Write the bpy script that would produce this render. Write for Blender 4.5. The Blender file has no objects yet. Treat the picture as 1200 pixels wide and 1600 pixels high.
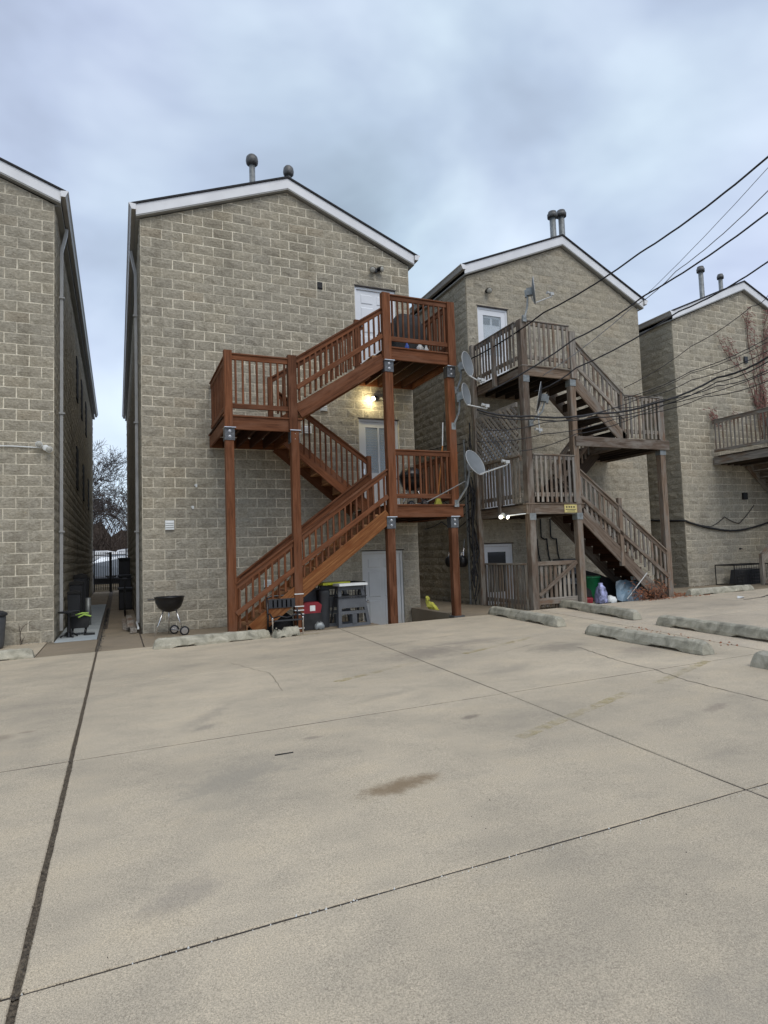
import bpy, math, random
from mathutils import Matrix, Vector, Euler
R = math.radians
rnd = random.Random(7)
scene = bpy.context.scene
COL = scene.collection

# ------------------------------------------------------------------ camera
CAM_LOC = Vector((-0.4455, -13.0038, 1.4563))
FPX, YAW, PITCH, ROLL = 975.45, -0.4045, 0.0667, -0.0337
cy_, sy_, cp_, sp_ = math.cos(YAW), math.sin(YAW), math.cos(PITCH), math.sin(PITCH)
FW = Vector((-sy_*cp_, cy_*cp_, sp_))
RT = Vector((cy_, sy_, 0)); UP = RT.cross(FW)
RT2 = RT*math.cos(ROLL) + UP*math.sin(ROLL)
UP2 = UP*math.cos(ROLL) - RT*math.sin(ROLL)
cd = bpy.data.cameras.new('camera'); cam = bpy.data.objects.new('camera', cd); COL.objects.link(cam)
M = Matrix.Identity(4)
for i in range(3):
    M[i][0] = RT2[i]; M[i][1] = UP2[i]; M[i][2] = -FW[i]; M[i][3] = CAM_LOC[i]
cam.matrix_world = M
cd.sensor_fit = 'VERTICAL'; cd.sensor_height = 36.0; cd.lens = 36.0*FPX/1600
cd.clip_start = 0.05; cd.clip_end = 1500
scene.camera = cam
def to_px(p):
    d = Vector(p) - CAM_LOC; w = d.dot(FW)
    if w < .1: return (-999, -999)
    return (600 + FPX*d.dot(RT2)/w, 800 - FPX*d.dot(UP2)/w)

# ------------------------------------------------------------------ world, sun, exposure
SUN_EL, SUN_ROT = R(52), R(174)       # high behind the camera
w = bpy.data.worlds.new('World'); scene.world = w; w.use_nodes = True
nt = w.node_tree; nt.nodes.clear()
N = nt.nodes.new; L = nt.links.new
out = N('ShaderNodeOutputWorld'); bg = N('ShaderNodeBackground'); bg.inputs['Strength'].default_value = 0.1
sky = N('ShaderNodeTexSky'); sky.sky_type = 'NISHITA'; sky.sun_disc = False
sky.sun_elevation = SUN_EL; sky.sun_rotation = SUN_ROT; sky.air_density = 1.5; sky.dust_density = 3.0
tc = N('ShaderNodeTexCoord'); mp = N('ShaderNodeMapping'); mp.inputs['Scale'].default_value = (1.0, 1.0, 1.6)
mp.inputs['Location'].default_value = (3.1, 1.7, .4)
n1 = N('ShaderNodeTexNoise'); n1.inputs['Scale'].default_value = 1.7; n1.inputs['Detail'].default_value = 5; n1.inputs['Roughness'].default_value = .48
n1.inputs['Distortion'].default_value = .25
cr = N('ShaderNodeValToRGB'); e = cr.color_ramp.elements
e[0].position = .40; e[0].color = (4.1, 4.8, 6.2, 1)
e[1].position = .60; e[1].color = (7.9, 9.1, 10.6, 1)
m_ = cr.color_ramp.elements.new(.5); m_.color = (5.7, 6.7, 8.5, 1)
sep = N('ShaderNodeSeparateXYZ'); mr = N('ShaderNodeMapRange')
mr.inputs['From Min'].default_value = -0.05; mr.inputs['From Max'].default_value = .55
mr.inputs['To Min'].default_value = 1.12; mr.inputs['To Max'].default_value = .9
mul = N('ShaderNodeMixRGB'); mul.blend_type = 'MULTIPLY'; mul.inputs['Fac'].default_value = 1
mix = N('ShaderNodeMixRGB'); mix.inputs['Fac'].default_value = .93
L(tc.outputs['Generated'], mp.inputs['Vector']); L(mp.outputs['Vector'], n1.inputs['Vector'])
L(n1.outputs['Fac'], cr.inputs['Fac']); L(tc.outputs['Generated'], sep.inputs['Vector']); L(sep.outputs['Z'], mr.inputs['Value'])
n2 = N('ShaderNodeTexNoise'); n2.inputs['Scale'].default_value = 1.1; n2.inputs['Detail'].default_value = 2
mp2 = N('ShaderNodeMapping'); mp2.inputs['Location'].default_value = (7.3, 2.2, 5.0); L(tc.outputs['Generated'], mp2.inputs['Vector']); L(mp2.outputs['Vector'], n2.inputs['Vector'])
cr2 = N('ShaderNodeValToRGB'); cr2.color_ramp.elements[0].position = .4; cr2.color_ramp.elements[0].color = (.95, 1.02, .98, 1); cr2.color_ramp.elements[1].position = .6; cr2.color_ramp.elements[1].color = (1.02, .99, 1.04, 1)
tint = N('ShaderNodeMixRGB'); tint.blend_type = 'MULTIPLY'; tint.inputs['Fac'].default_value = 1
L(n2.outputs['Fac'], cr2.inputs['Fac']); L(cr.outputs['Color'], tint.inputs['Color1']); L(cr2.outputs['Color'], tint.inputs['Color2'])
L(tint.outputs['Color'], mul.inputs['Color1']); L(mr.outputs['Result'], mul.inputs['Color2'])
L(sky.outputs['Color'], mix.inputs['Color1']); L(mul.outputs['Color'], mix.inputs['Color2'])
L(mix.outputs['Color'], bg.inputs['Color']); L(bg.outputs['Background'], out.inputs['Surface'])
sd = bpy.data.lights.new('sun', 'SUN'); sd.energy = 1.3; sd.angle = R(35); sd.color = (1, .95, .88)
so = bpy.data.objects.new('sun', sd); COL.objects.link(so)
# direction towards the sun: Nishita rotation turns clockwise from +Y
sdir = Vector((math.sin(SUN_ROT)*math.cos(SUN_EL), math.cos(SUN_ROT)*math.cos(SUN_EL), math.sin(SUN_EL)))
so.rotation_euler = sdir.to_track_quat('Z', 'Y').to_euler(); so.location = (0, -20, 30)
scene.view_settings.view_transform = 'Standard'; scene.view_settings.look = 'None'
scene.view_settings.exposure = 0.1; scene.view_settings.gamma = 1.0

# ------------------------------------------------------------------ materials
def newmat(name):
    m = bpy.data.materials.new(name); m.use_nodes = True
    t = m.node_tree; b = t.nodes['Principled BSDF']
    return m, t, b
def simple(name, col, rough=.6, metal=0, var=.15, scale=9, bump=.0, emit=0):
    m, t, b = newmat(name)
    tcn = t.nodes.new('ShaderNodeTexCoord'); nn = t.nodes.new('ShaderNodeTexNoise'); nn.inputs['Scale'].default_value = scale
    nn.inputs['Detail'].default_value = 5
    rp = t.nodes.new('ShaderNodeValToRGB')
    rp.color_ramp.elements[0].position = .3; rp.color_ramp.elements[1].position = .7
    rp.color_ramp.elements[0].color = (*[c*(1-var) for c in col], 1); rp.color_ramp.elements[1].color = (*[min(1, c*(1+var)) for c in col], 1)
    t.links.new(tcn.outputs['Object'], nn.inputs['Vector']); t.links.new(nn.outputs['Fac'], rp.inputs['Fac'])
    t.links.new(rp.outputs['Color'], b.inputs['Base Color'])
    b.inputs['Roughness'].default_value = rough; b.inputs['Metallic'].default_value = metal
    if bump:
        bm_ = t.nodes.new('ShaderNodeBump'); bm_.inputs['Strength'].default_value = bump; bm_.inputs['Distance'].default_value = .01
        t.links.new(nn.outputs['Fac'], bm_.inputs['Height']); t.links.new(bm_.outputs['Normal'], b.inputs['Normal'])
    if emit:
        b.inputs['Emission Color'].default_value = (*col, 1); b.inputs['Emission Strength'].default_value = emit
    return m
def noise(t, vec, scale, detail=4, rough=.5, dist=0):
    n = t.nodes.new('ShaderNodeTexNoise'); n.inputs['Scale'].default_value = scale; n.inputs['Detail'].default_value = detail
    n.inputs['Roughness'].default_value = rough; n.inputs['Distortion'].default_value = dist
    if vec: t.links.new(vec, n.inputs['Vector'])
    return n.outputs['Fac']
def ramp(t, fac, stops):
    r = t.nodes.new('ShaderNodeValToRGB'); el = r.color_ramp.elements
    while len(el) < len(stops): el.new(.5)
    for q, (p, c) in enumerate(stops):
        el[q].position = p; el[q].color = (*c, 1) if len(c) == 3 else c
    t.links.new(fac, r.inputs['Fac']); return r.outputs['Color']
def mixc(t, fac, a, b_, mode='MIX'):
    m = t.nodes.new('ShaderNodeMixRGB'); m.blend_type = mode
    for sock, v in ((m.inputs['Fac'], fac), (m.inputs['Color1'], a), (m.inputs['Color2'], b_)):
        if hasattr(v, 'links') or hasattr(v, 'is_linked'): t.links.new(v, sock)
        elif isinstance(v, (int, float)): sock.default_value = v
        else: sock.default_value = (*v, 1)
    return m.outputs['Color']
def math_(t, op, a, b_=None, c=None, clamp=False):
    m = t.nodes.new('ShaderNodeMath'); m.operation = op; m.use_clamp = clamp
    for i_, v in enumerate((a, b_, c)):
        if v is None: continue
        if hasattr(v, 'is_linked'): t.links.new(v, m.inputs[i_])
        else: m.inputs[i_].default_value = v
    return m.outputs[0]
def bump(t, b, h, strength=.5, dist=.01, prev=None):
    n = t.nodes.new('ShaderNodeBump'); n.inputs['Strength'].default_value = strength; n.inputs['Distance'].default_value = dist
    t.links.new(h, n.inputs['Height'])
    if prev: t.links.new(prev, n.inputs['Normal'])
    t.links.new(n.outputs['Normal'], b.inputs['Normal']); return n.outputs['Normal']
def geo_pos(t):
    g = t.nodes.new('ShaderNodeNewGeometry'); return g.outputs['Position'], g
def mapping(t, vec, scale=(1, 1, 1), loc=(0, 0, 0)):
    m = t.nodes.new('ShaderNodeMapping'); m.inputs['Scale'].default_value = scale; m.inputs['Location'].default_value = loc
    t.links.new(vec, m.inputs['Vector']); return m.outputs['Vector']

def block_material(name, warm, grey, mortar=False):
    m, t, b = newmat(name); pos, g = geo_pos(t)
    big = noise(t, pos, .55, 4, .55)
    z = t.nodes.new('ShaderNodeSeparateXYZ'); t.links.new(pos, z.inputs[0])
    # weathering: the courses near the ground have gone greyer over the years
    zf = t.nodes.new('ShaderNodeMapRange'); zf.inputs['From Min'].default_value = 4.6; zf.inputs['From Max'].default_value = .8
    t.links.new(z.outputs['Z'], zf.inputs['Value'])
    s = math_(t, 'ADD', math_(t, 'MULTIPLY', zf.outputs[0], .42), math_(t, 'MULTIPLY', math_(t, 'SUBTRACT', big, .4), 2.2))
    base = mixc(t, math_(t, 'MULTIPLY', s, .75, clamp=True), warm, grey)
    fine = noise(t, pos, 26, 5, .65)
    base = mixc(t, 1.0, base, ramp(t, fine, [(.25, (.74, .73, .72)), (.75, (1.18, 1.18, 1.16))]), 'MULTIPLY')
    if not mortar:
        oi = t.nodes.new('ShaderNodeObjectInfo')
        r_ = math_(t, 'FRACT', math_(t, 'ADD', g.outputs['Random Per Island'], oi.outputs['Random']))
        base = mixc(t, 1.0, base, ramp(t, r_, [(0, (.91, .91, .915)), (.5, (1, 1, 1)), (.93, (1.06, 1.05, 1.03)), (1, (1.02, .98, .94))]), 'MULTIPLY')
        st = noise(t, mapping(t, pos, (1, 1, .25)), 2.2, 5, .6)
        base = mixc(t, 1.0, base, ramp(t, st, [(.32, (.8, .79, .77)), (.5, (1, 1, 1))]), 'MULTIPLY')
        rk = noise(t, mapping(t, pos, (1, 1, 2.1)), 14, 7, .74, .8)
        bump(t, b, rk, 1.0, .035)
        base = mixc(t, 1.0, base, ramp(t, rk, [(.34, (.73, .72, .71)), (.5, (1, 1, 1)), (.68, (1.11, 1.11, 1.10))]), 'MULTIPLY')  # relief shading put into the colour: hollows darker, ridges lighter
    else:
        md = noise(t, pos, 1.9, 5, .7)
        base = mixc(t, 1.0, base, ramp(t, md, [(.38, (.60, .60, .59)), (.55, (1, 1, 1))]), 'MULTIPLY')
        bump(t, b, fine, .4, .006)
    t.links.new(base, b.inputs['Base Color']); b.inputs['Roughness'].default_value = .93
    b.inputs['Specular IOR Level'].default_value = .2
    return m
M_BLOCK = block_material('split_face_block', (.478, .432, .338), (.455, .426, .358))
M_MORTAR = block_material('mortar', (.92, .85, .68), (.40, .365, .30), True)
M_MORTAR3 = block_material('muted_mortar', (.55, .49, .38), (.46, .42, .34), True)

def wood_material(name, dark, mid, light, rough=.65, grain=1.0, patchy=None):
    m, t, b = newmat(name)
    tcn = t.nodes.new('ShaderNodeTexCoord'); oi = t.nodes.new('ShaderNodeObjectInfo')
    va = t.nodes.new('ShaderNodeVectorMath'); va.operation = 'ADD'
    sc = t.nodes.new('ShaderNodeVectorMath'); sc.operation = 'SCALE'; sc.inputs['Scale'].default_value = 40
    cx = t.nodes.new('ShaderNodeCombineXYZ')
    for k in range(3): t.links.new(oi.outputs['Random'], cx.inputs[k])
    t.links.new(cx.outputs[0], sc.inputs[0]); t.links.new(tcn.outputs['Object'], va.inputs[0]); t.links.new(sc.outputs[0], va.inputs[1])
    v = mapping(t, va.outputs[0], (1.3, 26, 26))
    g1 = noise(t, v, 1.6, 6, .62, .4)
    base = ramp(t, g1, [(.28, dark), (.5, mid), (.74, light)])
    base = mixc(t, 1.0, base, ramp(t, oi.outputs['Random'], [(0, (.70, .71, .74)), (.5, (1, 1, 1)), (1, (1.28, 1.24, 1.18))]), 'MULTIPLY')
    if patchy:
        pz = noise(t, mapping(t, va.outputs[0], (1.2, 4, 4)), 1.5, 4, .6)
        base = mixc(t, ramp(t, pz, [(.48, (0, 0, 0)), (.66, (1, 1, 1))]), base, patchy)
    t.links.new(base, b.inputs['Base Color']); b.inputs['Roughness'].default_value = rough
    b.inputs['Specular IOR Level'].default_value = .15
    bump(t, b, g1, .35*grain, .006)
    return m
M_RED = wood_material('stained_red_wood', (.062, .024, .011), (.150, .056, .024), (.235, .098, .048), .62, .9, (.175, .078, .042))
M_STRG = wood_material('half_stained_stringer', (.10, .036, .012), (.205, .08, .028), (.36, .175, .065), .65, .8, (.17, .055, .017))
M_REDD = wood_material('shade_dark_red_wood', (.022, .010, .006), (.045, .019, .010), (.075, .032, .018), .7, .7)  # shade under the landings put into the colour; dark red treads share it
M_GREYD = wood_material('shade_dark_grey_wood', (.022, .017, .013), (.048, .036, .028), (.08, .06, .045), .85, .7)  # shade under grey landings and on inner flights put into the colour
M_TAN = wood_material('unstained_pine', (.2, .09, .035), (.33, .17, .08), (.42, .24, .12), .7, .7, (.17, .065, .035))
M_GREYW = wood_material('weathered_grey_wood', (.085, .077, .067), (.25, .228, .198), (.41, .385, .345), .85, 1.4, (.20, .135, .092))
M_GREYW2 = wood_material('weathered_brown_wood', (.072, .052, .038), (.175, .130, .096), (.29, .23, .18), .85, 1.4, (.23, .205, .175))

def concrete_material(name, c0, c1, c2, speck=1.0, stains=(), rough=.9, bigs=.33):
    m, t, b = newmat(name); pos, g = geo_pos(t)
    big = noise(t, pos, bigs, 6, .6, .6)
    base = ramp(t, big, [(.30, c0), (.5, c1), (.7, c2)])
    mid = noise(t, mapping(t, pos, (1.0, 1.6, 1)), 1.7, 6, .65)
    base = mixc(t, 1.0, base, ramp(t, mid, [(.3, (.83, .84, .86)), (.52, (1, 1, 1)), (.75, (1.1, 1.08, 1.04))]), 'MULTIPLY')
    fine = noise(t, pos, 150, 3, .85); fine2 = noise(t, pos, 420, 2, .8)
    base = mixc(t, .9*speck, base, ramp(t, fine, [(.36, (.62, .61, .60)), (.5, (1, 1, 1)), (.66, (1.30, 1.29, 1.27))]), 'MULTIPLY')
    base = mixc(t, .8*speck, base, ramp(t, fine2, [(.36, (.55, .55, .55)), (.5, (1, 1, 1)), (.66, (1.42, 1.40, 1.36))]), 'MULTIPLY')
    for (sx, sy, rx, ry, rot, col, amt) in stains:
        mpn = t.nodes.new('ShaderNodeMapping'); mpn.vector_type = 'TEXTURE'
        mpn.inputs['Location'].default_value = (sx, sy, 0); mpn.inputs['Rotation'].default_value = (0, 0, R(rot)); mpn.inputs['Scale'].default_value = (rx, ry, 40)
        t.links.new(pos, mpn.inputs['Vector'])
        ln = t.nodes.new('ShaderNodeVectorMath'); ln.operation = 'LENGTH'; t.links.new(mpn.outputs[0], ln.inputs[0])
        d = math_(t, 'ADD', ln.outputs['Value'], math_(t, 'MULTIPLY', math_(t, 'SUBTRACT', noise(t, pos, 7, 9, .8), .5), 2.4))
        f = t.nodes.new('ShaderNodeMapRange'); f.interpolation_type = 'SMOOTHSTEP'
        f.inputs['From Min'].default_value = 1.15; f.inputs['From Max'].default_value = .2
        f.inputs['To Max'].default_value = amt; t.links.new(d, f.inputs['Value'])
        base = mixc(t, f.outputs[0], base, col)
    t.links.new(base, b.inputs['Base Color']); b.inputs['Roughness'].default_value = rough; b.inputs['Specular IOR Level'].default_value = .25
    n_ = bump(t, b, fine, .5, .004); bump(t, b, mid, .25, .02, n_)
    return m
STAINS = [(1.08, -9.55, .33, .13, 12, (.23, .165, .095), .85), (2.2, -8.48, .12, .05, 10, (.17, .14, .11), .6),
          (4.95, -6.15, .55, .35, 10, (.2, .175, .14), .5), (3.4, -5.4, .8, .45, 20, (.22, .19, .155), .55),
          (0.25, -8.9, .55, .2, 20, (.27, .25, .205), .38), (.2, -9.0, .35, .8, -20, (.29, .265, .215), .3),
          (-1.35, -7.0, .16, .14, 0, (.19, .15, .11), .45), (-1.15, -6.9, .08, .05, 0, (.19, .15, .11), .4),
          (2.6, -3.4, .8, .3, 0, (.27, .235, .19), .25), (.3, -7.2, .5, .12, 55, (.25, .225, .19), .35), (-.2, -10.2, .25, .12, 30, (.24, .215, .185), .4), (.9, -8.35, .09, .05, 0, (.2, .17, .14), .5), (.2, -7.6, .2, .08, 30, (.22, .2, .17), .4), (1.9, -7.4, .5, .1, 18, (.28, .25, .2), .35), (3.6, -7.0, .6, .15, 25, (.27, .24, .2), .3), (4.4, -5.0, .7, .25, 0, (.25, .215, .175), .4), (-1.7, -6.4, .5, .06, 15, (.28, .25, .2), .3),
          (4.0, -9.3, .22, .08, 20, (.24, .2, .16), .5), (5.6, -6.9, .4, .3, 0, (.24, .2, .165), .45),
          (-2.0, -9.3, .6, .9, 0, (.26, .24, .195), .4), (1.6, -11.6, 1.0, .25, 15, (.28, .255, .21), .35)]
M_LOT = concrete_material('lot_concrete', (.42, .366, .278), (.51, .44, .328), (.595, .512, .38), 1.0, STAINS)
M_LOTR = concrete_material('light_concrete', (.42, .365, .285), (.52, .45, .345), (.60, .52, .40))
M_CURB = concrete_material('precast_concrete', (.22, .215, .185), (.36, .35, .30), (.5, .48, .42), 1.0)
M_PAD = concrete_material('painted_pad', (.33, .37, .385), (.39, .43, .44), (.44, .47, .475), .5)
M_WALK = concrete_material('walk_concrete', (.21, .175, .12), (.28, .23, .165), (.34, .285, .21), .9)
M_DIRT = simple('joint_dirt', (.12, .098, .07), 1, 0, .6, 60, .5)
M_SOIL = simple('soil', (.12, .10, .08), 1, 0, .4, 8, .4)
M_CRACK = simple('crack_filler', (.05, .042, .034), 1, 0, .4, 80)
M_WHITE = simple('white_aluminium', (.82, .83, .84), .35, 0, .06, 3)
M_SOFFIT = simple('grey_soffit', (.33, .33, .31), .6, 0, .08, 3)
M_GUTTER = simple('tan_gutter', (.40, .38, .34), .4, 0, .1, 3)
M_DOWN = simple('grey_downspout', (.50, .51, .50), .4, 0, .12, 4)
M_SHINGLE = simple('dark_shingle', (.035, .035, .038), .95, 0, .4, 30, .5)
M_GALV = simple('galvanised_pipe', (.25, .265, .26), .5, .5, .25, 12)
M_GALVD = simple('dark_vent_cap', (.13, .13, .125), .55, .4, .3, 14)
M_BRKT = simple('zinc_bracket', (.12, .125, .13), .45, .6, .3, 25)
M_BOLT = simple('bolt_steel', (.5, .5, .5), .35, .9, .2, 30)
M_BLACK = simple('black_enamel', (.012, .012, .013), .35, 0, .2, 9)
M_BLACKM = simple('matt_black', (.022, .022, .022), .8, 0, .4, 9)
M_CABLE = simple('cable_rubber', (.016, .016, .018), .6, 0, .3, 9)
M_CABLEG = simple('grey_cable', (.2, .21, .22), .5, 0, .2, 9)
M_DOORW = simple('white_door_paint', (.80, .82, .84), .4, 0, .04, 3)
M_DOORG = simple('grey_door_paint', (.72, .73, .71), .5, 0, .05, 3)
M_LINTEL = simple('steel_lintel', (.07, .06, .055), .7, .2, .3, 9)
M_GLASS = simple('dark_glass', (.02, .024, .028), .06, 0, .2, 2)
M_BLIND = simple('window_blind', (.42, .46, .48), .3, 0, .1, 2)
M_CHROME = simple('bright_steel', (.72, .72, .72), .22, .9, .1, 9)
M_DISH = simple('dish_grey', (.17, .185, .19), .5, .1, .1, 6)
M_DISHL = simple('dish_pale_arm', (.5, .51, .5), .5, .1, .12, 9)
M_BIN = simple('grey_plastic', (.085, .09, .097), .6, 0, .15, 9)
M_BIN2 = simple('charcoal_plastic', (.03, .032, .036), .55, 0, .15, 9)
M_YEL = simple('yellow_plastic', (.72, .74, .04), .45, 0, .1, 9)
M_YELB = simple('yellow_fabric', (.62, .60, .10), .8, 0, .2, 12, .5)
M_WPL = simple('white_plastic', (.74, .76, .74), .45, 0, .06, 9)
M_REDP = simple('red_plastic', (.24, .012, .02), .45, 0, .15, 9)
M_GRNP = simple('green_plastic', (.01, .17, .06), .5, 0, .2, 9)
M_BLUE = simple('blue_plastic', (.05, .12, .5), .4, 0, .2, 9)
M_TARP = simple('blue_grey_tarp', (.13, .19, .24), .5, 0, .45, 4, .5)
M_BAG = simple('blue_white_bag', (.30, .32, .60), .4, 0, .95, 9, .5)
M_GREENS = simple('lime_strap', (.4, .6, .12), .7, 0, .2, 9)
M_ORANGE = simple('orange_broom_wood', (.55, .22, .05), .5, 0, .2, 9)
M_BARK = simple('bare_bark', (.065, .05, .042), .9, 0, .4, 8)
M_HEDGE = simple('brown_twigs', (.075, .055, .043), .95, 0, .5, 8)
M_VINE = simple('vine_stem', (.16, .10, .075), .9, 0, .3, 20)
M_LEAF = simple('red_leaf', (.20, .085, .065), .7, 0, .5, 30)
M_RUST = simple('rusty_leaf', (.26, .10, .045), .8, 0, .6, 20)
M_CARW = simple('white_car_paint', (.7, .72, .74), .2, 0, .03, 2)
M_CARB = simple('silver_blue_car_paint', (.5, .56, .64), .2, .3, .05, 2)
M_TYRE = simple('tyre_rubber', (.015, .015, .015), .9, 0, .3, 9)
M_LAMP = simple('lit_bulb', (1.0, .93, .68), .4, 0, 0, 1, 0, 26)
M_LAMP2 = simple('lit_flood_bulb', (1.0, .95, .85), .4, 0, 0, 1, 0, 2.5)
M_LENS = simple('unlit_lens', (.45, .44, .38), .2, 0, .1, 3)
M_SIGN = simple('yellow_sign', (.62, .52, .2), .5, 0, .12, 9)
M_ROADM = simple('asphalt', (.06, .06, .06), .95, 0, .2, 9)
def worn_paint():
    m, t, b = newmat('worn_yellow_paint'); pos, g = geo_pos(t)
    f = noise(t, pos, 9, 7, .8)
    b.inputs['Base Color'].default_value = (.50, .42, .20, 1); b.inputs['Roughness'].default_value = .85
    f3 = noise(t, pos, 1.3, 2, .5)
    al = math_(t, 'MULTIPLY', ramp(t, f, [(.42, (0, 0, 0)), (.62, (.75, .75, .75))]), ramp(t, f3, [(.4, (.15, .15, .15)), (.6, (1, 1, 1))]))
    t.links.new(al, b.inputs['Alpha'])
    return m
M_PAINT = worn_paint()

# ------------------------------------------------------------------ mesh helpers
class MB:
    def __init__(s): s.v = []; s.f = []
    def add(s, vs, fs):
        o = len(s.v); s.v += [tuple(v) for v in vs]; s.f += [tuple(i+o for i in f) for f in fs]; return s
    def box(s, x0, x1, y0, y1, z0, z1):
        return s.add([(x0,y0,z0),(x1,y0,z0),(x1,y1,z0),(x0,y1,z0),(x0,y0,z1),(x1,y0,z1),(x1,y1,z1),(x0,y1,z1)],
                     [(0,3,2,1),(4,5,6,7),(0,1,5,4),(1,2,6,5),(2,3,7,6),(3,0,4,7)])
    def quad(s, *p): return s.add(p, [tuple(range(len(p)))])
    def tube(s, pts, r, n=6, caps=True):
        pts = [Vector(p) for p in pts]; m = len(pts)
        rs = r if isinstance(r, (list, tuple)) else [r]*m
        rings = []; prev = None
        for i, p in enumerate(pts):
            d = (pts[min(i+1, m-1)] - pts[max(i-1, 0)]); d = d.normalized() if d.length > 1e-9 else Vector((0, 0, 1))
            if prev is None: a = d.orthogonal().normalized()
            else:
                a = prev - d*prev.dot(d); a = a.normalized() if a.length > 1e-6 else d.orthogonal().normalized()
            prev = a; b = d.cross(a)
            rings.append([p + (a*math.cos(2*math.pi*k/n) + b*math.sin(2*math.pi*k/n))*rs[i] for k in range(n)])
        o = len(s.v)
        for rg in rings: s.v += [tuple(q) for q in rg]
        for i in range(m-1):
            for k in range(n):
                a0 = o+i*n+k; a1 = o+i*n+(k+1) % n
                s.f.append((a0, a1, a1+n, a0+n))
        if caps:
            s.f.append(tuple(o+k for k in range(n))[::-1]); s.f.append(tuple(o+(m-1)*n+k for k in range(n)))
        return s
    def lathe(s, prof, c=(0, 0, 0), n=16, axis='Z'):
        o = len(s.v)
        for (r, h) in prof:
            for k in range(n):
                a = 2*math.pi*k/n
                p = (r*math.cos(a), r*math.sin(a), h)
                if axis == 'Y': p = (p[0], h, p[1])
                if axis == 'X': p = (h, p[0], p[1])
                s.v.append((p[0]+c[0], p[1]+c[1], p[2]+c[2]))
        for i in range(len(prof)-1):
            for k in range(n):
                a0 = o+i*n+k; a1 = o+i*n+(k+1) % n
                s.f.append((a0, a1, a1+n, a0+n))
        s.f.append(tuple(o+k for k in range(n))); s.f.append(tuple(o+(len(prof)-1)*n+k for k in range(n)))
        return s
    def prism(s, poly, a, b, axis='Y'):   # poly of (u, v) extruded along axis from a to b
        n = len(poly); f = {'Y': lambda u, v, w_: (u, w_, v), 'X': lambda u, v, w_: (w_, u, v), 'Z': lambda u, v, w_: (u, v, w_)}[axis]
        return s.add([f(u, v, a) for u, v in poly] + [f(u, v, b) for u, v in poly],
                     [tuple(range(n)), tuple(range(2*n-1, n-1, -1))] + [(i, (i+1) % n, (i+1) % n+n, i+n) for i in range(n)])
    def mesh(s, name='mesh'):
        me = bpy.data.meshes.new(name); me.from_pydata(s.v, [], s.f)
        import bmesh
        b = bmesh.new(); b.from_mesh(me); bmesh.ops.recalc_face_normals(b, faces=b.faces); b.to_mesh(me); b.free()
        return me
W = {}
def place(o, parent, mat4):
    COL.objects.link(o); W[o.name] = mat4
    if parent is not None:
        o.parent = parent; o.matrix_local = W[parent.name].inverted() @ mat4
    else: o.matrix_local = mat4
def empty(name, label, cat, loc=(0, 0, 0), rz=0, group=None):
    o = bpy.data.objects.new(name, None); o.empty_display_size = .2
    place(o, None, Matrix.Translation(loc) @ Matrix.Rotation(rz, 4, 'Z'))
    tag(o, label, cat, group); return o
def tag(o, label=None, cat=None, group=None, kind=None):
    if label: o['label'] = label
    if cat: o['category'] = cat
    if group: o['group'] = group
    if kind: o['kind'] = kind
    return o
def obj(name, mb, mat, parent=None, mat4=None, smooth=False, local=False, me=None):
    """world-space vertices by default; re-centred on the parent"""
    if me is None: me = mb.mesh(name)
    if mat is not None and not me.materials: me.materials.append(mat)
    if smooth:
        for p in me.polygons: p.use_smooth = True
    o = bpy.data.objects.new(name, me)
    if mat4 is None:
        mat4 = W[parent.name] if (local and parent is not None) else Matrix.Identity(4)
    place(o, parent, mat4); return o
CACHE = {}
def beam(name, p0, p1, wd, ht, mat, parent=None, up=None):
    p0 = Vector(p0); p1 = Vector(p1); d = p1-p0; ln = round(d.length, 3); d.normalize()
    if up is None: up = Vector((0, 0, 1)) if abs(d.z) < .95 else Vector((0, 1, 0))
    y = Vector(up).cross(d).normalized(); z = d.cross(y)
    key = (round(ln, 2), wd, ht, mat.name)
    if key not in CACHE:
        mb = MB(); e_ = min(.006, wd*.15, ht*.15); hw, hh = wd/2, ht/2; l2 = ln/2
        oct_ = [(-hw+e_, -hh), (hw-e_, -hh), (hw, -hh+e_), (hw, hh-e_), (hw-e_, hh), (-hw+e_, hh), (-hw, hh-e_), (-hw, -hh+e_)]
        mb.prism(oct_, -l2, l2, 'X'); me = mb.mesh(name); me.materials.append(mat); CACHE[key] = me
    m4 = Matrix.Identity(4); c = (p0+p1)/2
    for i in range(3): m4[i][0] = d[i]; m4[i][1] = y[i]; m4[i][2] = z[i]; m4[i][3] = c[i]
    o = bpy.data.objects.new(name, CACHE[key]); place(o, parent, m4); return o
def gz(x, y=0): return .08 + .011*x
def struct(o): o['kind'] = 'structure'; return o
def stuff(o): o['kind'] = 'stuff'; return o

# ------------------------------------------------------------------ ground
PIT = (4.15, 5.72, -1.93, 0.0)
mb = MB()
def gq(x0, x1, y0, y1, dz=-.03):
    mb.quad((x0, y0, gz(x0)+dz), (x1, y0, gz(x1)+dz), (x1, y1, gz(x1)+dz), (x0, y1, gz(x0)+dz))
gq(-60, PIT[0], -60, 21.8); gq(PIT[1], 60, -60, 21.8); gq(PIT[0], PIT[1], -60, PIT[2]); gq(PIT[0], PIT[1], .12, 21.8)
g_ = struct(obj('ground', mb, M_SOIL))
mb = MB()
mb.quad((-400, 21.8, .42), (400, 21.8, .42), (400, 900, .42), (-400, 900, .42))
mb.quad((-400, -900, -.6), (400, -900, -.6), (400, -60, -.6), (-400, -60, -.6))
mb.quad((-400, -60, -.6), (-60, -60, -.6), (-60, 22, -.6), (-400, 22, -.6)); mb.quad((60, -60, .7), (400, -60, .7), (400, 21.8, .7), (60, 21.8, .7))
struct(obj('street', mb, M_ROADM))
lot = empty('parking_lot', None, None, (0, 0, gz(0))); lot['kind'] = 'structure'
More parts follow.
